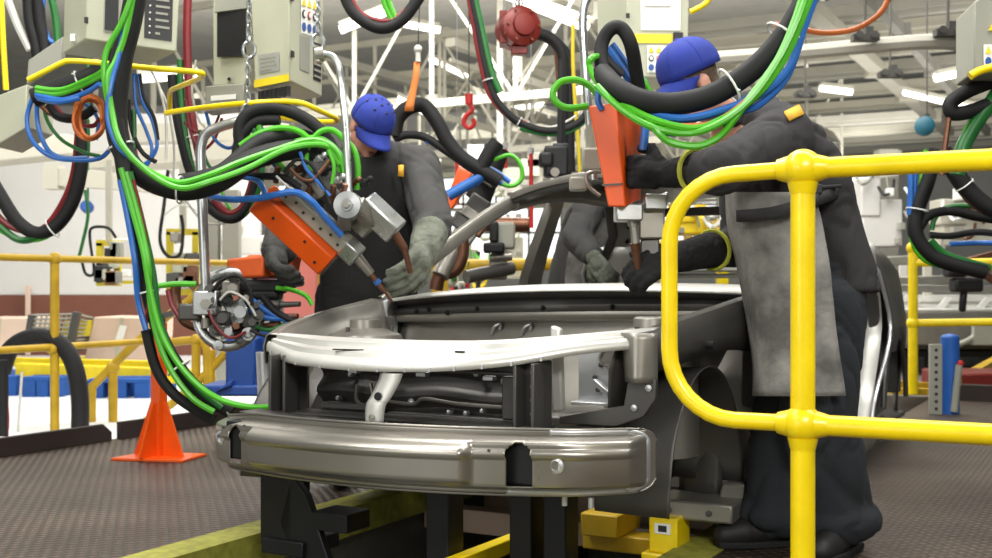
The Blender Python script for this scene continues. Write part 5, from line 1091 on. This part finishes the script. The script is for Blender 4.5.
# ---------------------------------------------------------------- leaning worker at the right
def worker_right():
    D = 3.85; base = P(810, 545, 3.85); base.z = 0
    t = thing('person', 'person in blue cap and long grey leather apron leaning in behind the front rail', 'person', base)
    fwd = V((-.93,-.36,0)).normalized(); side = V((-.36,.93,0)).normalized()   # side: away from the camera
    hc = P(689, 85, 3.72); R = ybasis((-.80,-.30,-.40), (-.25,-.05,1))
    neck = P(730, 120, 3.82)
    sh_n, el_n, wr_n = P(784,136,3.66), P(722,170,3.44), P(682,172,3.60)
    sh_f, el_f, wr_f = P(748,142,4.04), P(742,246,4.05), P(704,251,3.88)
    pel = P(818,292,3.86); hipn, hipf = P(832,300,3.76), P(806,300,3.96)
    kn, kf = P(828,418,3.70), P(788,420,3.92); an, af = P(842,524,3.78), P(780,516,3.88); an.z = .09; af.z = .09
    ch = dict(neck=neck, side=side, fwd=fwd, toe=fwd,
        torso=[(P(822,312,3.86),.15,.11),(P(818,280,3.86),.155,.115),(P(808,240,3.86),.14,.105),(P(792,195,3.85),.155,.115),(P(772,160,3.85),.17,.115),(P(752,138,3.84),.13,.09)],
        arm_a=[sh_n,el_n,wr_n], arm_b=[sh_f,el_f,wr_f], leg_a=[hipn,kn,an], leg_b=[hipf,kf,af])
    body(t, hc, R, ch)
    cap(t, hc+R @ V((0,-.014,.020)), R)
    # cap strap gap at the back
    m = MB(); m.ball(hc+R @ V((.018,-.112,.075)), (.022,.016,.026), R, nu=16, nv=8); build(m, 'cap_opening', 'ink', t)
    # jacket
    mb = MB()
    torso(mb, [(P(826,292,3.86),.205,.150),(P(824,270,3.86),.20,.148),(P(815,235,3.86),.19,.138),(P(804,198,3.85),.195,.138),(P(791,160,3.85),.215,.135),(P(776,130,3.84),.19,.115),(P(752,115,3.83),.105,.09),(P(738,112,3.83),.085,.08)], side, fwd)
    limb(mb, [sh_n+V((0,0,-.01)),el_n,P(700,171,3.52)], [.098,.080,.066]); limb(mb, [sh_f,el_f,P(716,250,3.94)], [.095,.075,.062])
    cone(mb, P(752,118,3.82), .09, sh_n, .095); cone(mb, P(752,118,3.84), .09, sh_f, .09)
    blob(mb, 'jacket', 'jacket_dark', t, .010, 4, .012, 5.5, seed=2)
    m = MB(); ring = [neck+V((0,0,.01))+side*.078*math.cos(a)+fwd*.082*math.sin(a)+V((-.0,0,.03*math.cos(a*1))) for a in [2*math.pi*k/20 for k in range(20)]]
    m.tube(ring, .020, 8, True); build(m, 'collar', 'jacket_dark', t)
    for c_, d_ in ((P(696,171,3.53), (P(722,170,3.44)-P(682,172,3.60))), (P(713,250,3.93), el_f-wr_f)):
        d_ = d_.normalized(); x_ = d_.cross(V((0,0,1))).normalized(); z_ = x_.cross(d_); m = MB(); m.tube([c_+x_*.066*math.cos(a)+z_*.066*math.sin(a) for a in [2*math.pi*k/20 for k in range(20)]], .008, 6, True); build(m, 'cuff', 'trim_green', t, label='yellow-green cuff edge')
    m = MB(); c_ = P(791,108,3.66); m.grid([[P(784,112,3.585), P(799,105,3.63)],[P(789,121,3.55), P(804,114,3.59)]]); build(m, 'shoulder_patch', 'patch_yellow', t, solid=.006, label='yellow shoulder patch')
    # trousers
    mb = MB()
    torso(mb, [(P(816,330,3.86),.19,.135),(P(818,300,3.86),.19,.135),(P(815,262,3.86),.175,.125)], side, fwd)
    limb(mb, [P(826,306,3.76),P(820,420,3.70),P(838,506,3.76)], [.13,.116,.108]); limb(mb, [P(804,306,3.96),P(788,420,3.92),P(778,500,3.88)], [.135,.118,.108])
    a0 = P(842,526,3.76); a1 = P(776,520,3.88); mb.ball(a0+V((0,0,.02)), (.125,.125,.08)); mb.ball(a1+V((0,0,.02)), (.125,.12,.075))
    blob(mb, 'trousers', 'trousers', t, .011, 4, .018, 5.0, (1,1,.9), seed=5)
    for c_, dr in ((an, V((-.55,-.8,0)).normalized()), (af, V((-.95,-.2,0)).normalized())):
        g = V((c_.x, c_.y, 0)); m = MB(); mb = MB(); cone(mb, g+V((0,0,.06)), .052, g+dr*.13+V((0,0,.05)), .048); cone(mb, g+dr*.13+V((0,0,.05)), .05, g+dr*.20+V((0,0,.042)), .040); cone(mb, g+V((0,0,.07)), .052, g+V((0,0,.14)), .05); cone(mb, g-dr*.04+V((0,0,.05)), .046, g+V((0,0,.05)), .05)
        bo = blob(mb, 'boot', 'boot', t, .008, 3)
        m = MB(); n_ = V((-dr.y, dr.x, 0)); m.prism([g-dr*.08+n_*.05, g+dr*.12+n_*.055, g+dr*.23+n_*.03, g+dr*.23-n_*.03, g+dr*.12-n_*.055, g-dr*.08-n_*.05], (0,0,.025)); build(m, 'sole', 'black_rubber', bo, bevel=.006)
    # leather apron wrapped round the front and the near side
    rows = []
    spec = [(192,[(736,4.02),(726,3.90),(738,3.72),(776,3.60),(814,3.57)]),(225,[(740,4.04),(728,3.90),(742,3.70),(782,3.58),(822,3.56)]),(265,[(752,4.04),(737,3.90),(752,3.68),(792,3.565),(829,3.55)]),
            (310,[(764,4.04),(745,3.88),(758,3.66),(798,3.545),(834,3.54)]),(355,[(770,4.02),(752,3.86),(764,3.63),(802,3.525),(840,3.54)]),(396,[(774,4.0),(753,3.84),(764,3.60),(804,3.51),(846,3.53)])]
    for y, cols in spec: rows.append(cr([P(x, y, d) for x, d in cols], 5))
    rows = [list(r) for r in zip(*[cr(list(c), 5) for c in zip(*rows)])]
    for r in rows:
        for i, p in enumerate(r):
            q = p*7; r[i] = p+V((0,-1,0))*(.016*noise.noise(V((q.x, q.y*.5, q.z*.6)))+.006*noise.noise(q*3))
    m = MB(); m.grid(rows); build(m, 'apron', 'leather_grey', t, solid=.005, label='long grey leather welding apron')
    m = MB(); pts = [P(736,216,3.70),P(770,213,3.57),P(806,203,3.54),P(828,195,3.60),P(838,191,3.70)]
    pts = cr(pts, 5); m.grid([[p+V((0,-.012,.018)) for p in pts],[p+V((0,-.014,-.020)) for p in pts]]); build(m, 'apron_strap', 'jacket_dark', t, solid=.006)
    m = MB(); m.box(P(817,189,3.55), (.03,.02,.03)); m.bar(P(812,188,3.55), P(840,186,3.62), .02, .012); build(m, 'buckle', 'ink', t, bevel=.004)
    # gloves
    glove(t, 'glove', 'glove_black', P(668,174,3.62), P(640,172,3.64), (-.3,.9,.0), .75, P(694,171,3.54), .056, 1, 1.15)
    glove(t, 'glove', 'glove_black', P(676,258,3.80), P(646,266,3.72), (-.2,.75,-.6), .6, P(710,250,3.92), .062, 1, 1.2)
worker_right()
# ---------------------------------------------------------------- gripping worker at the left
def worker_left():
    D = 5.05; base = P(366, 484, D); base.z = 0
    t = thing('person', 'person in vented blue cap and black apron gripping the slanting orange gun', 'person', base)
    fwd = V((.22,-.97,0)).normalized(); side = V((-.97,-.22,0)).normalized()   # side: towards the picture's left
    hc = P(371, 126, 4.93); R = ybasis((.42,-.62,-.62), (.25,-.25,.95))
    neck = P(371, 158, 5.03)
    shl, ell, wrl = P(322,172,5.08), P(290,230,4.98), P(278,258,4.76)
    shr, elr, wrr = P(418,168,5.02), P(434,226,4.84), P(426,244,4.70)
    ch = dict(neck=neck, side=side, fwd=fwd, toe=fwd,
        torso=[(V((base.x,D,.80)),.15,.11),(V((base.x,D,.92)),.155,.115),(V((base.x+.01,D,1.05)),.14,.105),(V((base.x+.02,D,1.22)),.16,.115),(P(371,185,5.05),.17,.115),(P(371,170,5.04),.13,.09)],
        arm_a=[shl,ell,wrl], arm_b=[shr,elr,wrr], leg_a=[V((base.x-.10,D,.86)),V((base.x-.11,D-.04,.48)),V((base.x-.12,D,.09))], leg_b=[V((base.x+.10,D,.86)),V((base.x+.11,D-.06,.48)),V((base.x+.13,D,.09))])
    body(t, hc, R, ch)
    cap(t, hc+R @ V((0,0,.006)), R, True)
    mb = MB()
    torso(mb, [(V((base.x,D,.74)),.20,.15),(V((base.x,D,.9)),.20,.15),(V((base.x+.01,D,1.05)),.185,.14),(V((base.x+.02,D,1.22)),.20,.145),(P(371,190,5.05),.215,.15),(P(371,172,5.04),.18,.13),(P(371,160,5.04),.10,.10),(P(371,153,5.03),.085,.085)], side, fwd)
    limb(mb, [shl,ell,P(281,250,4.84)], [.100,.082,.068]); limb(mb, [shr,elr,P(427,238,4.74)], [.100,.084,.066])
    cone(mb, P(362,160,5.04), .085, shl, .095); cone(mb, P(382,158,5.03), .085, shr, .095)
    blob(mb, 'jacket', 'jacket', t, .010, 4, .012, 5.5, seed=8)
    m = MB(); ring = [neck+V((0,0,.01))+side*.082*math.cos(a)+fwd*.088*math.sin(a)+V((0,0,-.02*math.sin(a))) for a in [2*math.pi*k/20 for k in range(20)]]; m.tube(ring, .02, 8, True); build(m, 'collar', 'jacket', t)
    # black apron on the front
    rows = []
    for i in range(13):
        z = 1.42-.92*i/12; wd = .11+.10*sm(1.40, 1.20, z); bulge = .165+.01*math.sin(i)
        c_ = V((base.x+.02*(z-.8), D, z)); rows.append([c_+side*wd*math.sin(a)+fwd*(bulge*(.55+.45*math.cos(a))+.012) for a in [math.radians(-80+160*k/14) for k in range(15)]])
    m = MB(); m.grid(rows); build(m, 'apron', 'apron_black', t, solid=.005, label='black welding apron')
    for s in (-1, 1):
        m = MB(); a_ = rows[0][0 if s < 0 else -1]; m.tube(cr([a_+V((0,0,-.01)), a_+V((0,-.0,.05))-fwd*.02, neck+side*s*.09+V((0,0,.0)), neck+side*s*.07-fwd*.08], 5), .010, 6); build(m, 'apron_strap', 'apron_black', t)
    m = MB(); q = P(401,172,4.88); m.grid([[q+V((-.012,0,.03)), q+V((.012,0,.03))],[q+V((-.012,-.008,-.02)), q+V((.012,-.008,-.02))]]); build(m, 'chest_tab', 'patch_yellow', t, solid=.004)
    mb = MB(); torso(mb, [(V((base.x,D,.72)),.18,.135),(V((base.x,D,.95)),.18,.135)], side, fwd)
    for s in (-1, 1): limb(mb, [V((base.x+s*.10,D,.82)),V((base.x+s*.11,D-.05,.48)),V((base.x+s*.12,D,.10))], [.125,.105,.095])
    blob(mb, 'trousers', 'trousers', t, .016, 3, .012, 6.)
    for s in (-1, 1):
        g = V((base.x+s*.12, D, 0)); mb = MB(); cone(mb, g+V((0,0,.055)), .05, g+fwd*.13+V((0,0,.047)), .045); cone(mb, g+V((0,0,.06)), .05, g+V((0,0,.13)), .05); blob(mb, 'boot', 'boot', t, .01, 3)
    glove(t, 'glove', 'glove_dark', P(275,250,4.78), P(279,280,4.66), (.9,-.2,.1), .45, P(284,228,4.92), .074, 1, 1.3)
    glove(t, 'glove', 'glove_grey', P(424,250,4.66), P(408,282,4.50), (-.85,.1,-.3), .45, P(430,234,4.77), .076, -1, 1.4)
worker_left()
# ---------------------------------------------------------------- third worker behind the car
def worker_far():
    D = 7.3; base = P(585, 422, D); base.z = 0
    t = thing('person', 'bending person in grey jacket and apron seen through the door opening of the car', 'person', base)
    fwd = V((.30,-.95,0)).normalized(); side = V((-.95,-.30,0)).normalized()
    hc = P(622, 165, 7.0); R = ybasis((.5,-.5,-.7), (.3,-.3,.9)); neck = P(606, 186, 7.1)
    shl, ell, wrl = P(590,206,6.92), P(577,238,6.8), P(596,262,6.62); shr, elr, wrr = P(618,210,7.2), P(630,250,7.1), P(614,276,6.9)
    z = lambda f_, dx: V((base.x+dx, D, f_))
    ch = dict(neck=neck, side=side, fwd=fwd, toe=fwd, torso=[(z(.80,-.02),.15,.11),(z(.92,-.02),.155,.115),(z(1.08,-.0),.145,.11),(z(1.25,.05),.165,.115),(P(598,205,7.2),.165,.11),(P(603,196,7.15),.12,.09)],
        arm_a=[shl,ell,wrl], arm_b=[shr,elr,wrr], leg_a=[z(.86,-.1),z(.48,-.11),z(.09,-.12)], leg_b=[z(.86,.1),z(.48,.11),z(.09,.12)])
    body(t, hc, R, ch); cap(t, hc, R)
    mb = MB(); torso(mb, [(z(.74,-.04),.22,.16),(z(.9,-.03),.215,.16),(z(1.08,-.0),.20,.15),(z(1.25,.05),.21,.15),(P(598,208,7.2),.20,.14),(P(604,192,7.12),.10,.09)], side, fwd)
    limb(mb, [shl,ell,P(591,254,6.68)], [.10,.085,.07]); limb(mb, [shr,elr,P(618,270,6.96)], [.10,.08,.07]); cone(mb, P(603,196,7.12), .085, shl, .095); cone(mb, P(603,196,7.12), .085, shr, .095)
    blob(mb, 'jacket', 'jacket', t, .012, 4, .012, 5.5, seed=4)
    rows = []
    for i in range(10):
        zz = 1.32-.85*i/9; c_ = z(zz, .05*sm(.9, 1.3, zz)); wd = .13+.06*sm(1.3, 1.1, zz); rows.append([c_+side*wd*math.sin(a)+fwd*(.175*(.5+.5*math.cos(a))+.012) for a in [math.radians(-75+150*k/10) for k in range(11)]])
    m = MB(); m.grid(rows); build(m, 'apron', 'leather_grey', t, solid=.005, label='grey leather apron')
    mb = MB(); torso(mb, [(z(.72,0),.18,.135),(z(.95,0),.18,.135)], side, fwd)
    for s in (-1, 1): limb(mb, [z(.82,s*.1),z(.48,s*.11),z(.10,s*.12)], [.125,.105,.095])
    blob(mb, 'trousers', 'trousers', t, .018, 3)
    glove(t, 'glove', 'glove_grey', P(594,258,6.64), P(604,274,6.55), (.6,0,-.6), .6, P(586,248,6.72), .062, 1, 1.25)
    glove(t, 'glove', 'glove_grey', P(616,272,6.92), P(610,290,6.85), (-.6,0,-.5), .6, P(622,262,7.0), .06, -1, 1.2)
    for s in (-1, 1):
        g = z(0, s*.12); mb = MB(); cone(mb, g+V((0,0,.055)), .05, g+fwd*.13+V((0,0,.047)), .045); blob(mb, 'boot', 'boot', t, .012, 3)
worker_far()
# ================================================================ things further back
def pallet(label, x0, x1, y0, y1, d):
    a = P(x0,y1,d); b = P(x1,y1,d); h = (y1-y0)/F*d; L_ = b.x-a.x; t = thing('pallet', label, 'pallet', V(((a.x+b.x)/2, d+.4, a.z)), 0, 'blue pallets by the brown wall band')
    for k in range(3):
        m = MB(); m.box(V((a.x+.06+(L_-.12)*k/2, d+.4, a.z+h*.42)), (.12,.8,h*.84)); build(m, 'block', 'pallet_blue', t, bevel=.005)
    for k in range(4):
        m = MB(); m.box(V(((a.x+b.x)/2, d+.07+.22*k, a.z+h*.92)), (L_,.14,h*.16)); build(m, 'deck_board', 'pallet_blue', t, bevel=.004)
    for k in range(2):
        m = MB(); m.box(V(((a.x+b.x)/2, d+.05+.7*k, a.z+h*.08)), (L_,.1,h*.16)); build(m, 'base_board', 'pallet_blue', t, bevel=.004)
pallet('blue pallet at the left frame edge half behind the black hose', -40, 16, 376, 402, 9.4)
pallet('blue pallet between the black hose and the yellow post', 22, 62, 377, 402, 9.3)
pallet('blue pallet below the big cardboard box', 88, 149, 379, 403, 9.2)
mb = MB(); mb.bar(P(18,370,9.6), P(190,376,9.6), .12, .12); mb.bar(P(15,362,9.9), P(185,366,9.9), .06, .08); single(mb, 'transport_rail', 'yellow', 'yellow transport rail behind the stair rail over the blue pallets', 'rail', P(100,373,9.6), bevel=.006)
# cardboard
def carton(label, pts, d, dep, flap=None):
    t = thing('cardboard_box', label, 'box', P(*pts[0], d)); a, b, c_, d_ = [P(x, y, d) for x, y in pts]
    quadbox(t, 'carton', a, b, c_, d_, V((0.02,dep,0)), 'cardboard', .01)
    m = MB(); m.prism([a.lerp(b,.47)+V((0,-.003,0)), a.lerp(b,.53)+V((0,-.003,0)), d_.lerp(c_,.53)+V((0,-.003,0)), d_.lerp(c_,.47)+V((0,-.003,0))], (0,-.002,0)); build(m, 'tape', 'box_beige', t)
    return t, a, b, c_, d_
t, a, b, c_, d_ = carton('big cardboard box leaning beside the wire crate', [(84,360),(148,362),(150,318),(94,317)], 10.5, .7)
m = MB(); m.prism([P(113,347,10.45),P(121,346,10.45),P(127,326,10.45),P(120,325,10.45)], (0,-.004,0)); build(m, 'label', 'paper', t)
m = MB(); m.box(V((P(118,364,10.8).x,10.8,.10)), (.7,.5,.24)); build(m, 'base_board', 'cable_yellow', t)
carton('cardboard box at the left frame edge behind the yellow rail', [(-30,350),(24,348),(30,318),(-30,318)], 10.8, .7)
D = 10.2; t = thing('wire_crate', 'folding grey wire crate between the two cardboard boxes', 'crate', P(60,348,D))
for x0, x1, x2, x3 in ((26,74,78,32),):
    m = MB(); m.bar(P(26,348,D), P(32,315,D), .05, .05); m.bar(P(70,350,D), P(77,312,D), .06, .06); m.bar(P(26,348,D), P(84,348,D+.1), .05, .05); build(m, 'frame', 'steel_dark', t)
m = MB(); m.bar(P(84,346,D+.4), P(92,318,D+.4), .05, .05); build(m, 'upright', 'steel_dark', t)
for k in range(9):
    f_ = k/8; m = MB(); m.cyl(P(26+6*f_,348-33*f_,D), P(70+7*f_,350-36*f_,D), .010, n=6); m.cyl(P(70+7*f_,350-36*f_,D), P(86+7*f_,346-28*f_,D+.4), .010, n=6); build(m, 'wire', 'box_grey', t)
for k in range(10):
    f_ = k/9; m = MB(); m.cyl(P(26+44*f_,348+2*f_,D), P(32+45*f_,315-2*f_,D), .008, n=6); build(m, 'wire', 'box_grey', t)
m = MB(); m.prism([P(60,338,D+.1),P(90,336,D+.3),P(92,320,D+.3),P(64,321,D+.1)], (0,.03,0)); build(m, 'sheet', 'cable_yellow', t)
mb = MB(); mb.box(P(28,320,14.9), (.05,.05,.9)); mb.v = [p for p in mb.v]; single(mb, 'wall_strip', 'cardboard', 'pale vertical strip on the brown wall band', 'strip', P(28,320,14.9))
# hanging racks in front of the white wall
def rack(label, x0, x1, y0, y1, d, seed):
    random.seed(seed); t = thing('hose_rack', label, 'rack', P((x0+x1)/2, y1, d))
    for x in (x0, x1):
        m = MB(); m.bar(P(x,y0,d), P(x,y1,d), .05, .05); build(m, 'upright', 'cable_yellow', t)
    for y in (y0, (y0+y1)/2, y1):
        m = MB(); m.bar(P(x0-3,y,d), P(x1+3,y,d), .05, .05); build(m, 'crossbar', 'cable_yellow', t)
    for k in range(9):
        x = random.uniform(x0, x1); y = random.uniform(y0+4, y1-4); m = MB(); m.box(P(x,y,d-.1), (random.uniform(.05,.12), .1, random.uniform(.06,.16))); m.cyl(P(x,y-5,d-.12), P(x+2,y+6,d-.12), .03, n=8); build(m, 'valve', random.choice(['ink','steel_dark','box_grey','box_beige','steel','machine_blue','copper']), t, bevel=.01)
    m = MB(); m.cyl(P((x0+x1)/2,y0,d), P((x0+x1)/2,160,d), .03, n=8); build(m, 'hanger', 'roof_white', t)
rack('pale yellow hose rack hanging in front of the white wall left of the tied hoses', 100, 118, 243, 283, 9.5, 1)
rack('cluttered hose rack with blue valves behind the silver pole', 170, 196, 232, 292, 9.2, 2)
m = MB(); t = thing('hose_reel', 'pale blue round reel on the white wall beside the hose drop', 'reel', P(88,208,11)); m.lathe(P(88,208,11.05), (.2,-1,.1), [(0,0),(.055,0),(.06,.02),(.06,.10),(.045,.13),(0,.13)], 20); build(m, 'reel', 'pale_blue' if 'pale_blue' in MATS else 'machine_blue', t); m = MB(); m.cyl(P(88,203,11), V((P(88,203,11).x,11,8.1)), .01, n=6); build(m, 'cord', 'dark_green_hose', t)
t = thing('wall_panel', 'pale panel with a lamp box behind the first hose rack', 'panel', P(122,262,10))
m = MB(); m.box(P(122,258,10.2), (.32,.06,.34)); build(m, 'board', 'wall_white', t, bevel=.01); m = MB(); m.box(P(124,273,10), (.1,.1,.06)); build(m, 'box', 'paper', t, bevel=.01); m = MB(); m.bar(P(100,283,10), P(140,282,10), .05, .03); build(m, 'shelf', 'cable_yellow', t)
D = 10.; t = thing('conveyor_stand', 'grey stand with steel columns behind the low orange gun', 'stand', P(225,255,D))
for x, w_ in ((214,.10),(232,.14)):
    m = MB(); m.bar(P(x,262,D), P(x,190,D), w_, w_); build(m, 'column', 'roof_grey', t, bevel=.01)
m = MB(); m.box(P(224,266,D), (.4,.3,.1)); q = P(224,266,D); m.box(V((q.x,q.y,(q.z-.02)/2)), (.12,.12,q.z)); build(m, 'base', 'box_grey', t, bevel=.01)
# pink board and blue machine behind the left worker
mb = MB(); mb.prism([P(283,330,6.6),P(316,330,6.6),P(316,252,6.6),P(296,252,6.6),P(283,262,6.6)], (0,.08,0)); mb.v = mb.v; single(mb, 'screen_board', 'pink_panel', 'pink board behind the low welding gun and the black apron', 'board', P(300,290,6.6), bevel=.006)
D = 6.2; t = thing('machine_base', 'blue machine base behind the low welding gun', 'machine', P(245,385,D))
m = MB(); m.box(P(246,362,D+.2), (.16,.3,.28)); m.box(P(240,388,D+.2), (.34,.36,.06)); build(m, 'body', 'machine_blue', t, bevel=.012)
m = MB(); m.box(P(272,350,D+.4), (.25,.3,.30)); m.prism([P(215,392,D),P(232,386,D),P(232,380,D),P(220,388,D)], (0,.2,0)); build(m, 'cover', 'machine_blue', t, bevel=.02)
m = MB(); m.cyl(P(267,398,D-.9), P(265,352,D-.9), .042, n=20); build(m, 'cylinder', 'steel_light', t)
mb = MB(); mb.box(P(318,252,6.9), (.10,.10,.9)); single(mb, 'column', 'yellow_worn', 'yellow column behind the shoulder of the gripping worker', 'column', P(318,252,6.9))
mb = MB(); mb.box(P(440,300,7.2), (.10,.10,.9)); single(mb, 'column', 'yellow_worn', 'yellow column behind the grey glove of the gripping worker', 'column', P(440,300,7.2))
# line behind the windscreen opening
def clutter(name, label, cat, x0, x1, y0, y1, d, mats, seed, n=9, legs=True):
    random.seed(seed); t = thing(name, label, cat, P((x0+x1)/2, y1, d)); W = (x1-x0)/F*d; H = (y1-y0)/F*d
    m = MB(); m.box(P((x0+x1)/2, y0+(y1-y0)*.62, d+.3), (W*.72,.4,H*.5)); m.box(P(x0+(x1-x0)*.3, y0+(y1-y0)*.35, d+.25), (W*.35,.35,H*.4)); build(m, 'cabinet', mats[0], t, bevel=.015)
    for k in range(n):
        x = random.uniform(x0, x1); y = random.uniform(y0, y1); m = MB(); s_ = random.uniform(.06,.16)*W
        if k % 3 == 0: m.cyl(P(x,y,d), P(x+random.uniform(-4,4),y-random.uniform(6,16),d), s_*.25, n=10)
        elif k % 3 == 1: m.box(P(x,y,d), (s_,.12,s_*random.uniform(.6,1.4)))
        else: m.tube(cr([P(x,y,d),P(x+6,y+8,d-.1),P(x+14,y+4,d),P(x+16,y-8,d)],4), .018, 8)
        build(m, ['pipe','box','hose'][k%3], mats[1+k%(len(mats)-1)], t, bevel=.006 if k%3==1 else 0)
    if not legs:
        q = P((x0+x1)/2,y0,d); m = MB(); m.bar(V((q.x,q.y+.3,q.z-.6)), V((q.x,q.y+.3,8.1)), .08, .08); build(m, 'hanger', mats[0], t)
    if legs:
        for x in (x0+2, x1-2):
            m = MB(); q = P(x,y1,d); m.bar(q, V((q.x,q.y,-.02)), .08, .08); build(m, 'leg', mats[0], t)
    return t
clutter('weld_station', 'pale green and beige weld station seen under the windscreen pillar', 'machine', 462, 482, 225, 290, 9.5, ['roof_white','green_hose','ink','box_beige','yellow'], 11, 12)
clutter('weld_station', 'weld station with red and green fittings just above the cowl', 'machine', 440, 478, 270, 300, 8.6, ['box_beige','red_paint','dark_green_hose','ink','paper'], 12, 12)
clutter('weld_station', 'white cabinet station behind the gun head in the opening', 'machine', 484, 530, 205, 290, 11, ['roof_white','box_beige','cable_yellow','steel','box_grey'], 13, 12)
clutter('weld_station', 'yellow framed station seen between the two black gloves', 'machine', 664, 724, 205, 240, 8.4, ['yellow','cable_yellow','box_grey','paper','yellow_worn'], 14, 12)
clutter('weld_station', 'white machine station behind the leaning worker and the rear pillar', 'machine', 850, 905, 165, 260, 14, ['wall_white','roof_grey','ink','paper','box_grey'], 15, 12)
clutter('weld_station', 'grey machine station beyond the far walkway rail', 'machine', 925, 1000, 190, 255, 13, ['roof_white','box_grey','copper','paper','roof_grey'], 16, 12)
clutter('weld_station', 'small pale station between the truss posts behind the gripping worker', 'machine', 440, 560, 150, 200, 15, ['roof_white','roof_grey','steel','box_beige','paper'], 17, 14, False)
clutter('weld_station', 'distant white machine station behind the orange strap', 'machine', 395, 440, 160, 240, 13, ['roof_white','paper','steel','box_beige','roof_grey'], 18, 10)
clutter('weld_station', 'low pale station behind the pink board and the wall panel', 'machine', 205, 290, 222, 260, 13, ['wall_white','box_beige','paper','roof_white','box_grey'], 19, 8)
mb = MB(); mb.cyl(P(440,266,9.0), P(560,264,9.0), .05, n=12); single(mb, 'guard_bar', 'yellow_worn', 'yellow horizontal bar seen through the windscreen opening', 'bar', P(500,265,9.0))
mb = MB(); mb.bar(P(655,247,8.8), P(735,246,8.8), .1, .1); mb.bar(P(700,246,8.8), P(700,205,8.8), .08, .08); single(mb, 'yellow_beam', 'yellow', 'yellow beam frame behind the lower black glove', 'beam', P(690,246,8.8))
mb = MB(); mb.box(P(712,268,7.6), (.9,.4,.05)); mb.box(P(712,276,7.6), (.9,.3,.03)); single(mb, 'metal_sheet', 'zinc_white', 'pale metal sheet lying beyond the cowl beside the leather apron', 'sheet', P(712,268,7.6), bevel=.01)
# next car body on the right
D = 11.5; t = thing('car', 'another bare grey car waiting beyond the far walkway rail', 'car', P(960,345,D), 0)
for nm, pts, dep, mm in (('side_panel', [(880,345),(1040,345),(1040,318),(1030,312),(900,312),(884,322)], .05, 'steel'), ('rear_side', [(890,340),(1040,340),(1040,318),(900,318)], .05, 'steel_dark')):
    m = MB(); m.prism([P(x,y,D if nm == 'side_panel' else D+1.5) for x, y in pts], (0,dep,0)); build(m, nm, mm, t, bevel=.01)
m = MB(); m.prism([P(895,312,D),P(1040,312,D),P(1040,297,D+1.5),P(905,297,D+1.5)], (0,0,.03)); build(m, 'hood_support', 'zinc_white', t, bevel=.008)
for x in (905, 935, 975):
    m = MB(); m.prism([P(x,312,D+.1),P(x+6,312,D+.1),P(x+18,297,D+.2),P(x+12,297,D+.2)], (0,.06,0)); build(m, 'strut', 'zinc_white', t)
m = MB(); m.bar(P(890,282,D+.6), P(1040,276,D+.6), .10, .10); m.bar(P(885,288,D+.5), P(1040,290,D+.5), .12, .08); build(m, 'roof_rail', 'steel', t, bevel=.01)
m = MB(); m.box(P(960,342,D+.8), (1.5,1.3,.08)); build(m, 'floor_pan', 'steel_dark', t)
m = MB(); m.box(P(985,335,D-.2), (.25,.06,.2)); m.tube(cr([P(958,345,D-.2),P(972,338,D-.2),P(985,326,D-.2),P(994,326,D-.2)],4), .03, 8); build(m, 'bracket', 'box_grey', t, bevel=.008)
m = MB(); m.box(P(960,350,D+1), (1.9,1.5,.06)); m.box(P(905,370,D+1), (.1,1.4,.4)); m.box(P(990,370,D+1), (.1,1.4,.4)); single(m, 'conveyor_skid', 'black_steel', 'dark skid carrying the second car body beyond the walkway', 'carrier', P(960,350,D+1))
D = 9.6; t = thing('welding_gun', 'small black gun hanging at the right frame edge below the looping hoses', 'welding gun', P(962,285,D))
m = MB(); m.box(P(955,272,D), (.16,.16,.09)); m.box(P(966,285,D), (.24,.16,.12)); m.bar(P(964,288,D), P(962,312,D), .06, .06); build(m, 'body', 'black_steel', t, bevel=.025)
m = MB(); m.bar(P(962,262,D), P(1000,252,D), .05, .05); m.bar(P(975,268,D), P(1000,285,D), .05, .06); build(m, 'arm', 'copper', t, bevel=.01)
m = MB(); m.bar(P(945,264,D), P(1000,266,D+.2), .08, .08); build(m, 'frame', 'yellow_worn', t)
mb = MB(); mb.box(P(976,380,9.6), (.7,.6,.16)); single(mb, 'parts_bin', 'red_drum', 'dark red bin on the floor at the right edge beside the side beam', 'bin', P(976,392,9.6), bevel=.02)
mb = MB(); mb.bar(P(876,262,10), P(912,260,10), .4, .08); single(mb, 'pipe_cover', 'box_grey', 'grey cover plate beyond the rear quarter of the car', 'cover', P(895,262,10), bevel=.01)
for x, d, nm in ((886,18,'right of the rear pillar'),):
    mb = MB(); mb.bar(P(x,300,d), P(x,150,d), .3, .3); single(mb, 'hall_column', 'roof_grey' if x != 932 else 'roof_white', 'pale hall column %s' % nm, 'column', P(x,300,d), bevel=.01)
